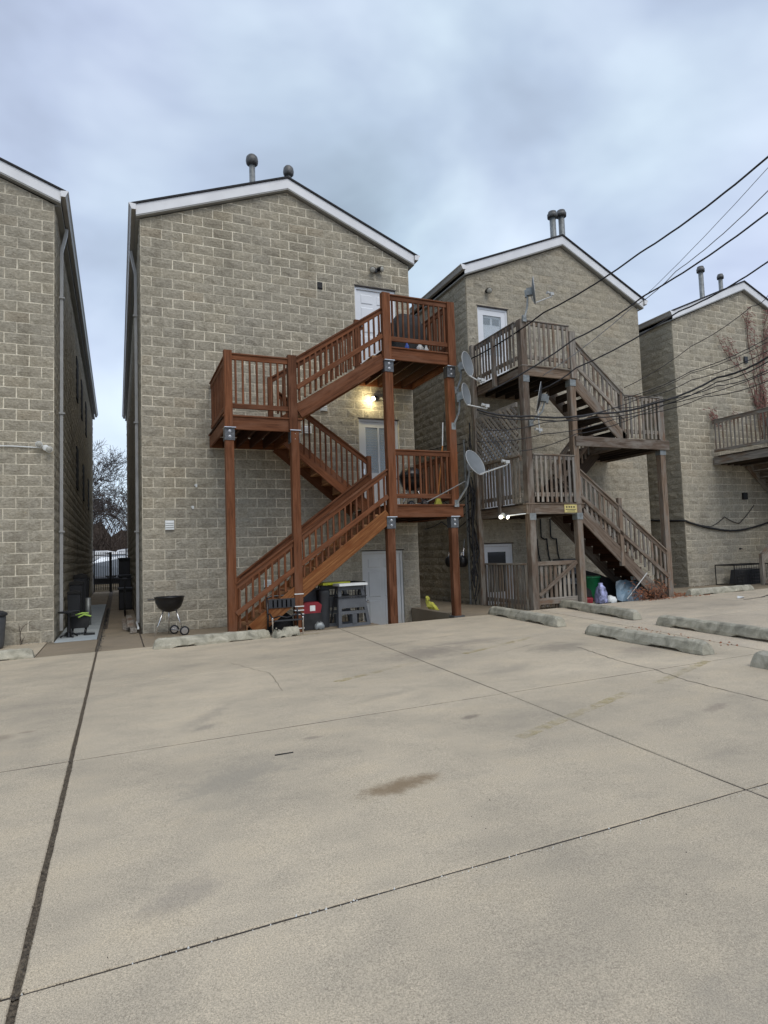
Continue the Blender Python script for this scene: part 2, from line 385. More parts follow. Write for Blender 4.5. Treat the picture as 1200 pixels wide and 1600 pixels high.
def slab(poly, mat, name='slab', gap=.008, thick=.03, lift=0, parent=lot, wob=.004):
    n = len(poly); c = Vector((sum(p[0] for p in poly)/n, sum(p[1] for p in poly)/n))
    pts = []
    ins = []
    for i in range(n):
        p0 = Vector(poly[i-1]); p = Vector(poly[i]); p1 = Vector(poly[(i+1) % n])
        a = (p-p0).normalized(); b = (p1-p).normalized()
        na = Vector((-a.y, a.x)); nb = Vector((-b.y, b.x)); q = p + (na+nb)*gap/(1+na.dot(nb)); ins.append(q)
    for i in range(n):
        a = ins[i]; b = ins[(i+1) % n]; L_ = (b-a).length; k = max(1, int(L_/.12)); nrm = Vector((-(b-a).y, (b-a).x))/L_
        for j in range(k):
            pts.append(a + (b-a)*(j/k) + nrm*(rnd.uniform(0, wob) if j else 0))
    m = len(pts); v = []; f = []
    for p in pts:
        ce = (c-p).normalized()*.006; v.append((p.x+ce.x, p.y+ce.y, gz(p.x)+lift))
    for p in pts: v.append((p.x, p.y, gz(p.x)-.005+lift))
    for p in pts: v.append((p.x, p.y, gz(p.x)-thick+lift))
    f.append(tuple(range(m)))
    for i in range(m):
        j = (i+1) % m; f += [(i, j, j+m, i+m), (i+m, j+m, j+2*m, i+2*m)]
    return obj(name, MB().add(v, f), mat, parent)
def c1(y): return 2.70 + (y+10.5)*.066 + (.03 if y > -8 else 0)
def c2(y): return 6.15 + (y+10.5)*.185
rows = [(-15.5, -10.57), (-10.57, -7.97), (-7.97, -5.1), (-5.1, -2.08)]
for (y0, y1) in rows:
    gb = .013 if y0 < -10 or y1 < -10 else .004
    slab([(-7, y0), (-.762, y0), (-.760, y1), (-7, y1)], M_LOT, gap=.008)
    slab([(-.750, y0), (c1(y0), y0+.03), (c1(y1), y1+.03), (-.748, y1)], M_LOT, gap=.005)
    slab([(c1(y0), y0+.03), (c2(y0), y0+.06), (c2(y1), y1+.06), (c1(y1), y1+.03)], M_LOT, gap=.005)
    slab([(c2(y0), y0+.06), (12.2, y0+.06), (12.2, y1+.06), (c2(y1), y1+.06)], M_LOTR, gap=.014, wob=.012)
    slab([(12.2, y0+.06), (26, y0+.06), (26, y1+.06), (12.2, y1+.06)], M_LOTR, gap=.012, wob=.012)
# apron between the lot and the buildings
slab([(-7, -2.08), (-1.62, -2.08), (-1.62, -.02), (-7, -.02)], M_LOT)
slab([(-1.62, -2.08), (-.775, -2.08), (-.775, -.3), (-1.62, -.3)], M_WALK)
slab([(-.74, -2.08), (-.06, -2.08), (-.06, 1.5), (-.74, 1.5)], M_WALK)
slab([(-.06, -2.08), (2.5, -2.08), (2.5, -.02), (-.06, -.02)], M_WALK)
slab([(2.5, -1.98), (4.13, -1.98), (4.13, -.02), (2.5, -.02)], M_WALK, lift=-.006)
slab([(5.74, -1.98), (7.5, -1.98), (7.5, -.02), (5.9, -.02)], M_WALK)
slab([(7.5, -1.98), (11.8, -1.98), (11.8, -.02), (7.5, -.02)], M_WALK, lift=-.02)
slab([(11.8, -2.0), (26, -2.0), (26, -.02), (11.8, -.02)], M_WALK, lift=-.01)
yy = 1.5
for k in range(7):
    slab([(-.66, yy), (-.02, yy), (-.02, yy+2.85), (-.66, yy+2.85)], M_WALK, wob=.003)
    slab([(6.05, yy-1.5), (7.45, yy-1.5), (7.45, yy+1.35), (6.05, yy+1.35)], M_WALK, wob=.003)
    yy += 2.85
# painted pad in the left half of the alley
yy = -.28
for k in range(8):
    slab([(-1.5, yy), (-.80, yy), (-.80, yy+2.6), (-1.5, yy+2.6)], M_PAD if k < 4 else M_WALK, name='slab', wob=.002, gap=.003, lift=.012 if k < 4 else 0)
    yy += 2.6
# stairwell pit to the basement door
mb = MB(); x0, x1, y0, y1 = PIT; zb = -.5
mb.quad((x0, y0, zb), (x1, y0, zb), (x1, y1+.12, zb), (x0, y1+.12, zb))
mb.quad((x0, y0, zb), (x0, y1, zb), (x0, y1, gz(x0)-.02), (x0, y0, gz(x0)-.02))
mb.quad((x1, y0, zb), (x1, y1, zb), (x1, y1, gz(x1)-.02), (x1, y0, gz(x1)-.02))
mb.quad((x0, y0, zb), (x1, y0, zb), (x1, y0, gz(x1)-.02), (x0, y0, gz(x0)-.02))
struct(obj('basement_entry_floor', mb, M_WALK))
mb = MB().box(x1-.01, x1+.16, y0+.1, -.03, -.5, gz(6)+.06)
tag(obj('low_kerb_wall', mb, M_WALK), 'low concrete kerb wall beside the basement door stairwell', 'kerb')
# joint debris: pebbles and leaf crumbs
def crumbs(name, n, fn, mat, smin=.004, smax=.012, label=None, cat=None):
    mb = MB()
    for _ in range(n):
        x, y = fn(); s = rnd.uniform(smin, smax); z = gz(x); a = rnd.uniform(0, 6.28)
        ca, sa = math.cos(a)*s, math.sin(a)*s; h = s*rnd.uniform(.4, 1.1)
        v = [(x+ca, y+sa, z-.004), (x-sa*.8, y+ca*.8, z-.004), (x-ca, y-sa, z-.004), (x+sa*.8, y-ca*.8, z-.004), (x+rnd.uniform(-.3, .3)*s, y, z+h)]
        mb.add(v, [(0, 1, 4), (1, 2, 4), (2, 3, 4), (3, 0, 4)])
    o = stuff(obj(name, mb, mat)); tag(o, label, cat); return o
mb = MB()
def strip(pts, wd, dz):
    for (a, b) in zip(pts, pts[1:]):
        a = Vector(a); b = Vector(b); d = (b-a).normalized(); n_ = Vector((-d.y, d.x))*wd/2
        mb.quad(*[(p.x, p.y, gz(p.x)+dz) for p in (a-n_, b-n_, b+n_, a+n_)])
strip([(-.755, -15), (-.755, -2.1)], .05, -.012); strip([(-.72, -2.1), (-.73, 16)], .09, -.01)
jd = mb; mb = MB()
strip([(-7, -7.97), (-.73, -7.965)], .022, -.003); strip([(-.74, -7.965), (c1(-7.97), -7.94), (c2(-7.97), -7.91)], .020, -.003)
strip([(-7, -5.1), (-.75, -5.1), (c1(-5.1), -5.08), (c2(-5.1), -5.04)], .010, -.003); strip([(c1(y), y) for y in (-15, -10.5, -8.01)], .009, -.003); strip([(c1(y), y) for y in (-7.96, -5.1, -2.2)], .008, -.003)
strip([(-7, -10.57), (-.74, -10.57), (c1(-10.57), -10.54), (c2(-10.57), -10.52)], .026, -.005)
stuff(tag(obj('joint_filler', mb, M_CRACK), 'dark weathered sealant in the narrow joints of the lot', 'joint filler')); mb = jd
strip([(c2(-13), -13), (c2(-2), -2)], .06, -.014)
stuff(tag(obj('joint_filler', mb, M_DIRT), 'dark crumbly dirt packed in the joints between the slabs', 'joint dirt'))
crumbs('joint_crumbs', 2200, lambda: (-.755+rnd.gauss(0, .006), rnd.uniform(-11.6, -2.1)), M_DIRT, .002, .0055, 'dark crumbs along the wide joint running to the alley', 'dirt')
crumbs('joint_grit', 500, lambda: (rnd.uniform(-1, 3.2), -10.575+rnd.gauss(0, .009)), M_DIRT, .002, .005, 'dark grit along the front cross joint', 'dirt')
crumbs('alley_weeds', 700, lambda: (-.72+rnd.gauss(0, .02), rnd.uniform(-2, 8)), M_BLACKM, .006, .014, 'dark litter in the gap between alley pad and walkway', 'litter')
crumbs('joint_grit', 90, lambda: (rnd.uniform(-1, 3.2), -10.575+rnd.gauss(0, .012)), M_WPL, .002, .006, 'white grit caught in the front cross joint', 'grit')
crumbs('dark_specks', 160, lambda: (rnd.uniform(-3, 6.5), rnd.uniform(-12, -2.6)), M_BLACKM, .002, .007, 'tiny dark crumbs scattered over the parking lot', 'dirt')
crumbs('grit', 900, lambda: (rnd.uniform(-3, 6.5), rnd.uniform(-12, -2.3)), M_CURB, .002, .006, 'tiny pale pebbles scattered over the parking lot', 'grit')
crumbs('leaf_litter', 55, lambda: (7.0+rnd.gauss(0, .09)-(k_ := rnd.uniform(0, 1))*.3, -5.2-k_*2.4), M_RUST, .008, .025, 'reddish dead leaves in the strip between the wheel stops', 'leaves')
crumbs('leaf_debris', 600, lambda: (rnd.uniform(10.6, 12.6), rnd.uniform(-2.3, -.3)), M_RUST, .012, .04, 'brown dead leaves at the foot of the grey stairs', 'leaves')
for (xa, xb, n_) in ((-4, -1.55, 260), (0, 4.1, 420), (13.4, 14.4, 60), (14.5, 17, 200)):  # dark crumbs added along the wall feet to stand in for contact shadows
    crumbs('wall_base_shade_crumbs', n_, lambda: (rnd.uniform(xa, xb), -.03-abs(rnd.gauss(0, .05))), M_DIRT, .004, .014, {-4: 'dirt crumbs added as contact shading along the foot of the leftmost wall', 0: 'dirt crumbs added as contact shading along the wall behind the kettle grill', 13.4: 'dirt crumbs added as contact shading by the passage left of the rightmost building', 14.5: 'dirt crumbs added as contact shading along the foot of the rightmost wall'}[xa], 'dirt')
# cracks
mb = MB()
def crack(pts, wd=.008):
    P = []
    for a, b in zip(pts, pts[1:]):
        n_ = max(2, int((Vector(b)-Vector(a)).length/.08))
        for k in range(n_): P.append(Vector(a).lerp(Vector(b), k/n_) + Vector((rnd.gauss(0, .007), rnd.gauss(0, .007))))
    P.append(Vector(pts[-1]))
    for a, b in zip(P, P[1:]):
        d = (b-a).normalized(); n_ = Vector((-d.y, d.x))*wd*rnd.uniform(.3, .7)
        mb.quad(*[(p.x, p.y, gz(p.x)+.0025) for p in (a-n_, b-n_, b+n_, a+n_)])
crack([(5.14, -6.3), (4.84, -7.44), (4.8, -7.87), (4.62, -8.5), (4.5, -9.5)], .008)
crack([(3.05, -4.6), (3.7, -4.35), (4.5, -4.2)], .006); crack([(4.2, -6.0), (4.9, -5.7), (5.3, -5.9)], .005)
crack([(.9, -4.5), (1.2, -5.6), (1.1, -6.6)], .004)
struct(obj('pavement_crack', mb, M_CRACK))
mb = MB()
for pts in ([(11.9, -3.6), (12.6, -3.5), (13.3, -3.2), (13.9, -3.15)], [(14.2, -2.9), (15.4, -2.75)]): crack(pts, .05)
struct(obj('pavement_crack', mb, M_CRACK))
mb = MB()
for a, b in (((1.7, -6.52), (3.0, -5.95)), ((2.2, -9.15), (3.8, -8.55)), ((4.3, -8.42), (5.6, -7.9)), ((3.7, -5.82), (5.2, -5.2)), ((2.3, -2.5), (3.3, -2.3))):
    a = Vector(a); b = Vector(b); d = (b-a).normalized(); n_ = Vector((-d.y, d.x))*.05
    mb.quad(*[(p.x, p.y, gz(p.x)+.004) for p in (a-n_, b-n_, b+n_, a+n_)])
struct(obj('painted_line', mb, M_PAINT))
mb = MB()
mb.box(.55, .68, -8.62, -8.61, gz(.6), gz(.6)+.006)
tag(obj('twig', mb, M_BLACKM), 'short dark twig lying alone on the open slab', 'twig')

# ------------------------------------------------------------------ wheel stops
M_STOP = concrete_material('mossy_precast_concrete', (.22, .21, .165), (.40, .38, .30), (.56, .53, .43), 1.0, bigs=5.5)
def wheel_stop(a, b, label, h=.16, wd=.2, seed=1, broken=None):
    r2 = random.Random(seed); a = Vector((*a, gz(a[0]))); b = Vector((*b, gz(b[0]))); d = (b-a); ln = d.length; d.normalize()
    nx = 22; prof = [(-.5, 0), (-.5, .3), (-.34, .86), (-.2, 1), (.2, 1), (.34, .86), (.5, .3), (.5, 0)]
    v = []; f = []
    for i in range(nx+1):
        u = i/nx; x = u*ln
        en = 1.0 if 0 < i < nx else .82
        notch = (.16 < u < .36) or (.62 < u < .84)
        for (py, pz) in prof:
            j = r2.gauss(0, .004) if pz > .5 else r2.gauss(0, .002)
            z_ = pz*h*(en if pz > .2 else 1)
            if broken and broken[0] < u < broken[1]: z_ *= .62 + .2*r2.random()
            if pz == 0 and notch: z_ = .028
            xx = x + (0.03*pz if i == 0 else (-.03*pz if i == nx else 0))
            v.append((xx, py*wd*en+j, z_+j*.8))
    m = len(prof)
    for i in range(nx):
        for k in range(m):
            k1 = (k+1) % m; f.append((i*m+k, i*m+k1, (i+1)*m+k1, (i+1)*m+k))
    f.append(tuple(range(m))); f.append(tuple(nx*m+k for k in range(m)))
    mb = MB().add(v, f)
    for s_ in (.1, .9):
        mb.lathe([(.013, -.01), (.013, .008), (.006, .012)], (s_*ln, 0, h*.97), 8)
    ang = math.atan2(d.y, d.x)
    o = obj('wheel_stop', mb, M_STOP, None, Matrix.Translation(a+Vector((0, 0, .001))) @ Matrix.Rotation(ang, 4, 'Z'))
    tag(o, label, 'wheel stop', 'concrete wheel stops on the parking lot')
    nn = Vector((-d.y, d.x)); STOPS.append((a, d, nn, ln, wd)); return o
STOPS = []
wheel_stop((-3.45, -2.0), (-1.62, -2.0), 'pale wheel stop cut off by the left edge of the photo', seed=2)
wheel_stop((.06, -2.42), (1.94, -2.30), 'long wheel stop in front of the kettle grill', seed=3)
wheel_stop((1.97, -2.48), (2.42, -2.34), 'short broken off wheel stop chunk before the black chair', seed=4, broken=(.0, .45), h=.16)
wheel_stop((6.62, -1.95), (6.3, -4.55), 'wheel stop by the grey corner post, behind the longest one', seed=5)
wheel_stop((6.12, -5.42), (5.92, -7.66), 'large wheel stop nearest the middle of the lot', seed=6, h=.15, wd=.22)
wheel_stop((8.5, -1.8), (7.8, -4.7), 'dark wheel stop running out from the slatted gate', seed=7)
wheel_stop((7.62, -5.35), (7.22, -7.95), 'mossy wheel stop parallel to the middle one on its right', seed=8)
wheel_stop((5.78, -8.35), (5.62, -10.2), 'stubby wheel stop end at the right edge, nearest the camera', seed=9)
wheel_stop((12.05, -2.05), (14.25, -2.05), 'wheel stop below the bare wall of the rightmost building', seed=10)

def stop_spot():
    a, d, nn, ln, wd = STOPS[rnd.randrange(len(STOPS))]; p = a + d*rnd.uniform(0, ln); q = rnd.choice((-1, 1))*(wd*.5+abs(rnd.gauss(0, .022))-.01)
    return (p.x+nn.x*q, p.y+nn.y*q)
crumbs('stop_base_shade_crumbs', 1500, stop_spot, M_DIRT, .003, .011, 'dirt crumbs added as contact shading along the wheel stops', 'dirt')  # dark crumbs added round the stops in place of contact shadows

# ------------------------------------------------------------------ block buildings
U = .2032; UX = .2038; GAPB = .0092
def split_mesh(wd, ht, seed, mat):
    r2 = random.Random(seed); nx, nz = (4, 2) if wd > .25 else (2, 2)
    v = []; f = []
    for j in range(nz+1):
        for i in range(nx+1):
            edge = i in (0, nx) or j in (0, nz)
            y = -(.007+r2.uniform(0, .005)) if edge else -(.016+r2.uniform(-.006, .014))
            x = wd*i/nx + (0 if i in (0, nx) else r2.uniform(-.03, .03)); z = ht*j/nz + (0 if j in (0, nz) else r2.uniform(-.03, .03))
            if edge: x += r2.uniform(-.0025, .0025); z += r2.uniform(-.0025, .0025)
            v.append((x, y, z))
    for j in range(nz):
        for i in range(nx):
            a = j*(nx+1)+i; q = (a, a+1, a+nx+2, a+nx+1)
            f += [(q[0], q[1], q[2]), (q[0], q[2], q[3])] if r2.random() < .5 else [(q[0], q[1], q[3]), (q[1], q[2], q[3])]
    ring = [i for i in range(nx+1)] + [j*(nx+1)+nx for j in range(1, nz+1)] + [nz*(nx+1)+i for i in range(nx-1, -1, -1)] + [j*(nx+1) for j in range(nz-1, 0, -1)]
    o = len(v)
    for k in ring: v.append((v[k][0], .004, v[k][2]))
    m = len(ring)
    for k in range(m): f.append((ring[(k+1) % m], ring[k], o+k, o+(k+1) % m))
    return v, f
BV = {}
def block_variant(wd, ht):
    full = abs(wd-(2*UX-2*GAPB)) < 1e-4 and abs(ht-(U-2*GAPB)) < 1e-4
    half = abs(wd-(UX-2*GAPB)) < 1e-4 and abs(ht-(U-2*GAPB)) < 1e-4
    if full or half:
        s_ = rnd.randrange(16); key = (full, s_)
        if key not in BV:
            v, f = split_mesh(wd, ht, s_*7+full, None); me = bpy.data.meshes.new('block'); me.from_pydata(v, [], f); me.materials.append(M_BLOCK)
            BV[key] = (v, f, me)
        return BV[key]
    v, f = split_mesh(wd, ht, rnd.randrange(999), None); return (v, f, None)

def building(label, x0, x1, length, ax, az, zl, zr, doors, front=True, left_blocks=0, right_blocks=0, phase=0, zshift=0, holes=()):
    root = empty('block_building', label, 'building', (x0, 0, gz(x0)), group='tan block apartment buildings')
    ztop_l, ztop_r = zl-.24, zr-.24; atop = az-.26
    def roof(x):
        return ztop_l + (atop-ztop_l)*(x-x0)/(ax-x0) if x < ax else atop + (ztop_r-atop)*(x-ax)/(x1-ax)
    # mortar core
    MY = -.0065
    mb = MB(); xs = sorted({x0, x1, ax, *[d[0] for d in doors], *[d[1] for d in doors]})
    zlow = -.6
    for a, b in zip(xs, xs[1:]):
        mid = (a+b)/2; cuts = sorted([(d[2], d[3]) for d in doors if d[0] < mid < d[1]]); z = zlow
        for (dz0, dz1) in cuts:
            mb.quad((a, MY, z), (b, MY, z), (b, MY, dz0), (a, MY, dz0)); z = dz1
        mb.quad((a, MY, z), (b, MY, z), (b, MY, roof(b)), (a, MY, roof(a)))
    for (dx0, dx1, dz0, dz1, *_r) in doors:   # reveals
        d_ = .13
        mb.quad((dx0, MY, dz0), (dx0, d_, dz0), (dx0, d_, dz1), (dx0, MY, dz1)); mb.quad((dx1, MY, dz0), (dx1, d_, dz0), (dx1, d_, dz1), (dx1, MY, dz1))
        mb.quad((dx0, MY, dz1), (dx0, d_, dz1), (dx1, d_, dz1), (dx1, MY, dz1)); mb.quad((dx0, MY, dz0), (dx0, d_, dz0), (dx1, d_, dz0), (dx1, MY, dz0))
        mb.quad((dx0, d_, dz0), (dx1, d_, dz0), (dx1, d_, dz1), (dx0, d_, dz1))
    obj('wall', mb, M_MORTAR3 if 7 < x0 < 8 else M_MORTAR, root); mb = MB()
    for xx, zt in ((x0-.003, ztop_l), (x1+.003, ztop_r)):
        mb.quad((xx, MY, zlow), (xx, length, zlow), (xx, length, zt), (xx, MY, zt))
    mb.quad((x0, length, zlow), (x1, length, zlow), (x1, length, ztop_r), (ax, length, atop), (x0, length, ztop_l))
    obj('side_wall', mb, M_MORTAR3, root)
    cand = []
    ZT = 41.3*U + zshift
    def lay(side, extent):
        nrow = int((12)/U)
        for r_ in range(-12, 48):
            zt = ZT - r_*U; zb_ = zt-U
            if zt < gz(x0)-.1 or (side == 'F' and zb_ > atop) or (side != 'F' and zb_ > (ztop_l if side == 'L' else ztop_r)): continue
            if side == 'F':
                k = (0 if (r_+phase) % 2 else -1)
                xx = x0 + k*UX
                while xx < x1-.02:
                    a = max(xx, x0); b = min(xx+2*UX, x1); xx += 2*UX
                    if x1-b < .09: b = x1; xx = x1
                    segs = [(a, b)]
                    for (dx0, dx1, dz0, dz1, *_r) in list(doors)+list(holes):
                        if a < dx1-.03 and b > dx0+.03 and zt-.05 > dz0 and zb_+.05 < dz1:
                            p_, q_ = max(a, dx0), min(b, dx1)
                            if zt-dz1 > .03: cand.append(('F', p_, q_, dz1, zt))
                            if dz0-zb_ > .03: cand.append(('F', p_, q_, zb_, dz0))
                    for (dx0, dx1, dz0, dz1, *_r) in list(doors)+list(holes):
                        if zt-.05 > dz0 and zb_+.05 < dz1:
                            ns = []
                            for (p, q) in segs:
                                if q <= dx0 or p >= dx1: ns.append((p, q))
                                else:
                                    if p < dx0: ns.append((p, dx0))
                                    if q > dx1: ns.append((dx1, q))
                            segs = ns
                    for (p, q) in segs:
                        if q-p < .05: continue
                        zz = min(zt, max(roof(p), roof(q)))
                        if zz-zb_ < .05: continue
                        cand.append(('F', p, q, zb_, zz))
            else:
                k = (-1 if (r_+phase) % 2 else 0); yy = k*UX
                zz = min(zt, ztop_l if side == 'L' else ztop_r)
                if zz-zb_ < .04: continue
                while yy < extent-.02:
                    a = max(yy, 0); b = yy+2*UX; yy += 2*UX
                    if b-a < .05: continue
                    cand.append((side, a, b, zb_, zz))
    if front: lay('F', 0)
    if left_blocks: lay('L', left_blocks)
    if right_blocks: lay('R', right_blocks)
    items = []
    for (sd_, a, b, z0, z1) in cand:
        wd = round(b-a-2*GAPB, 5); ht = round(z1-z0-2*GAPB, 5)
        if wd < .03 or ht < .03: continue
        if sd_ == 'F': m4 = Matrix.Translation((a+GAPB, 0, z0+GAPB))
        elif sd_ == 'L': m4 = Matrix.Translation((x0, b-GAPB, z0+GAPB)) @ Matrix.Rotation(R(-90), 4, 'Z')
        else: m4 = Matrix.Translation((x1, a+GAPB, z0+GAPB)) @ Matrix.Rotation(R(90), 4, 'Z')
        c = m4 @ Vector((wd/2, 0, ht/2)); px = to_px(c)
        vis = 0
        if -5 < px[0] < 1205 and z1 > gz(a):
            p0 = to_px(m4 @ Vector((0, 0, 0))); p1 = to_px(m4 @ Vector((wd, 0, 0))); p2 = to_px(m4 @ Vector((0, 0, ht)))
            vis = abs((p1[0]-p0[0])*(p2[1]-p0[1]) - (p1[1]-p0[1])*(p2[0]-p0[0]))
        items.append((vis, wd, ht, m4, sd_, a, b, z0, z1))
    items.sort(key=lambda t_: -t_[0])
    rest = MB()
    for n_, (vis, wd, ht, m4, sd_, a, b, z0, z1) in enumerate(items):
        v, f, me = block_variant(wd, ht)
        clip = sd_ == 'F' and z1 > min(roof(a), roof(b))-.01
        if n_ < 296 and vis > 0:
            if me is None or clip:
                if clip:
                    mi = m4.inverted(); v = [tuple(mi @ Vector((q.x, q.y, min(q.z, roof(q.x))))) for q in (m4 @ Vector(p) for p in v)]
                me = bpy.data.meshes.new('block'); me.from_pydata(v, [], f); me.materials.append(M_BLOCK)
            o = bpy.data.objects.new('block', me); place(o, root, m4)
        else:
            vv = [m4 @ Vector(p) for p in v]
            if clip: vv = [Vector((q.x, q.y, min(q.z, roof(q.x)))) for q in vv]
            rest.add(vv, f)
    if rest.v:
        me = bpy.data.meshes.new('block'); me.from_pydata(rest.v, [], rest.f); me.materials.append(M_BLOCK)
        o = bpy.data.objects.new('block', me); place(o, root, Matrix.Identity(4)); o['kind'] = 'stuff'
    # roof, fascia, soffit
    ov = .12; xl, xr = x0-.08, x1+.12; fh = .215
    def eave(x): return (zl + (az-zl)*(x-xl)/(ax-xl)) if x < ax else (az + (zr-az)*(x-ax)/(xr-ax))
    for nm, xa, xb in (('fascia', xl, ax), ('fascia', ax, xr)):
        za, zb2 = eave(xa), eave(xb)
        obj(nm, MB().prism([(xa, za), (xb, zb2), (xb, zb2-fh), (xa, za-fh)], -ov, -ov+.022), M_WHITE, root)
        obj('soffit', MB().prism([(xa, za-fh-.004), (xb, zb2-fh-.004), (xb, zb2-fh-.03), (xa, za-fh-.03)], -ov+.006, .02), M_SOFFIT, root)
    mb = MB()
    mb.prism([(xl-.1, eave(xl)-.03), (ax, az+.008), (xr+.1, eave(xr)-.03), (xr+.1, eave(xr)+.004), (ax, az+.045), (xl-.1, eave(xl)+.004)], -ov-.03, length)
    obj('roof', mb, M_SHINGLE, root)
    # gutters down both sides
    for sx, zz in ((-1, zl), (1, zr)):
        gx = x0-.08 if sx < 0 else x1+.12
        prof = [(gx, zz-.03), (gx+sx*.012, zz-.03), (gx+sx*.012, zz-.12), (gx+sx*.075, zz-.12), (gx+sx*.1, zz-.05), (gx+sx*.125, zz-.02), (gx+sx*.12, zz-.005), (gx+sx*.13, zz-.005), (gx+sx*.137, zz-.025), (gx+sx*.11, zz-.06), (gx+sx*.085, zz-.135), (gx, zz-.135)]
        obj('gutter', MB().prism(prof, -.16, length), M_GUTTER, root)
        obj('gutter_end', MB().prism([(gx, zz-.02), (gx, zz-.13), (gx+sx*.08, zz-.13), (gx+sx*.135, zz-.005)], -.166, -.161), M_WHITE, root)
        obj('eave_board', MB().box(min(gx, gx-sx*.12), max(gx, gx-sx*.12)-.002, .03, length, zz-fh-.03, zz-fh), M_SOFFIT, root)
    for (dx0, dx1, dz0, dz1, kind) in doors:
        make_door(root, dx0, dx1, dz0, dz1, kind)
    return root

def make_door(root, x0, x1, z0, z1, kind):
    fm = M_DOORG if kind.startswith('grey') else M_DOORW
    fw = .055; y = .035
    mb = MB().box(x0+.004, x0+fw, y, y+.08, z0, z1-.03).box(x1-fw, x1-.004, y, y+.08, z0, z1-.03).box(x0+fw, x1-fw, y, y+.08, z1-.03-fw, z1-.03)
    fr = obj('door', mb, fm, root)
    obj('lintel', MB().box(x0-.02, x1+.02, -.012, .1, z1-.026, z1-.002), M_LINTEL, root)
    a, b, t, bt = x0+fw+.004, x1-fw-.004, z1-.03-fw-.006, z0+.03
    obj('threshold', MB().box(x0+.01, x1-.01, 0.0, .09, z0, z0+.025), M_BRKT, fr)
    wd = b-a; ht = t-bt
    if kind in ('white_panel', 'grey_panel'):
        obj('door_leaf', MB().box(a, b, y+.03, y+.07, bt, t), fm, fr)
        for cx0, cx1 in ((a+.12*wd, a+.45*wd), (a+.55*wd, a+.88*wd)):
            for c0, c1 in ((.84, .95), (.5, .8), (.08, .46)):
                zz0, zz1 = bt+c0*ht, bt+c1*ht
                m2 = MB(); s_ = .02
                m2.add([(cx0, y+.028, zz0), (cx1, y+.028, zz0), (cx1, y+.028, zz1), (cx0, y+.028, zz1), (cx0+s_, y+.016, zz0+s_), (cx1-s_, y+.016, zz0+s_), (cx1-s_, y+.016, zz1-s_), (cx0+s_, y+.016, zz1-s_)],
                       [(0, 1, 5, 4), (1, 2, 6, 5), (2, 3, 7, 6), (3, 0, 4, 7), (4, 5, 6, 7)])
                m2.box(cx0, cx1, y+.0275, y+.031, zz0, zz1)
                obj('raised_panel', m2, fm, fr)
        obj('handle', MB().lathe([(.012, 0), (.012, -.03), (.03, -.035), (.03, -.06), (.015, -.07)], (a+.06*wd, y+.03, bt+.46*ht), 10, 'Y'), M_CHROME, fr)
    else:
        # storm door: a broad frame round a big pane, panelled leaf behind
        q = .13 if kind != 'grey_storm' else .12
        g0, g1 = bt+ht*.42, t-q
        mb = MB().box(a, a+q, y+.01, y+.035, bt, t).box(b-q, b, y+.01, y+.035, bt, t).box(a+q, b-q, y+.01, y+.035, t-q, t).box(a+q, b-q, y+.01, y+.035, bt, g0)
        obj('storm_door', mb, fm, fr)
        if kind == 'white_storm':
            obj('window_pane', MB().box(a+q, b-q, y+.02, y+.026, g0, g1), M_GLASSC, fr)
            obj('door_leaf', MB().box(a+q-.02, b-q+.02, y+.06, y+.08, g0-.02, g1+.02), fm, fr)
            w2 = (b-q)-(a+q)
            for cx0, cx1 in ((a+q+.06*w2, a+q+.44*w2), (a+q+.56*w2, b-q-.06*w2)):
                obj('fanlight', MB().box(cx0, cx1, y+.05, y+.062, g1-.22, g1-.05), M_GLASS, fr)
                obj('raised_panel', MB().box(cx0, cx1, y+.052, y+.062, g0+.05, g1-.3), fm, fr)
        elif kind == 'dark_storm':
            obj('window_pane', MB().box(a+q, b-q, y+.02, y+.028, g0, g1), M_GLASS, fr)
        else:
            obj('window_pane', MB().box(a+q, b-q, y+.02, y+.026, g0, g1), M_GLASSC, fr)
            n_ = 17
            for k in range(n_):
                zz = g0+(g1-g0)*(k+.1)/n_
                obj('blind_slat', MB().box(a+q, b-q, y+.045, y+.056, zz, zz+(g1-g0)/n_*.8), M_BLIND, fr)
            obj('mullion', MB().box((a+b)/2-.02, (a+b)/2+.02, y+.01, y+.04, g0, g1), fm, fr)
        obj('handle', MB().box(a+.03, a+.06, y-.02, y+.01, bt+ht*.4, bt+ht*.46), M_CHROME, fr)
m, t, b = newmat('clear_pane'); b.inputs['Base Color'].default_value = (.6, .68, .72, 1); b.inputs['Roughness'].default_value = .05; b.inputs['Alpha'].default_value = .28
M_GLASSC = m

D2 = [(4.57, 5.60, 5.53, 7.64, 'white_panel'), (4.57, 5.56, 2.42, 4.55, 'grey_storm'), (4.55, 5.56, -.5, 1.55, 'grey_panel')]
D3 = [(7.83, 8.74, 5.46, 7.58, 'white_storm'), (7.80, 8.70, 2.44, 4.5, 'white_storm'), (7.66, 8.56, -.4, 1.63, 'dark_storm')]
D4 = [(19.0, 19.95, 5.3, 7.4, 'white_panel')]
b1 = building('tan block building at the far left, only its right half showing', -7.44, -1.53, 19.5, -4.51, 9.76, 8.57, 8.57, [], right_blocks=19.4, phase=1)
b2 = building('tan block building with the red stained stairs, second from left', 0.0, 5.95, 19.5, 3.03, 9.76, 8.57, 8.51, D2, left_blocks=19.4, phase=0, holes=[(3.66, 3.82, 7.36, 7.6)])
b3 = building('tan block building with weathered grey stairs and two roof pipes side by side', 7.53, 13.14, 19.5, 10.52, 9.76, 8.49, 8.36, D3, left_blocks=12, phase=1, zshift=.03)
b4 = building('tan block building at the right edge with the red vine on it', 14.44, 20.4, 19.5, 17.48, 9.50, 8.18, 8.18, D4, left_blocks=10, phase=0, zshift=.06)

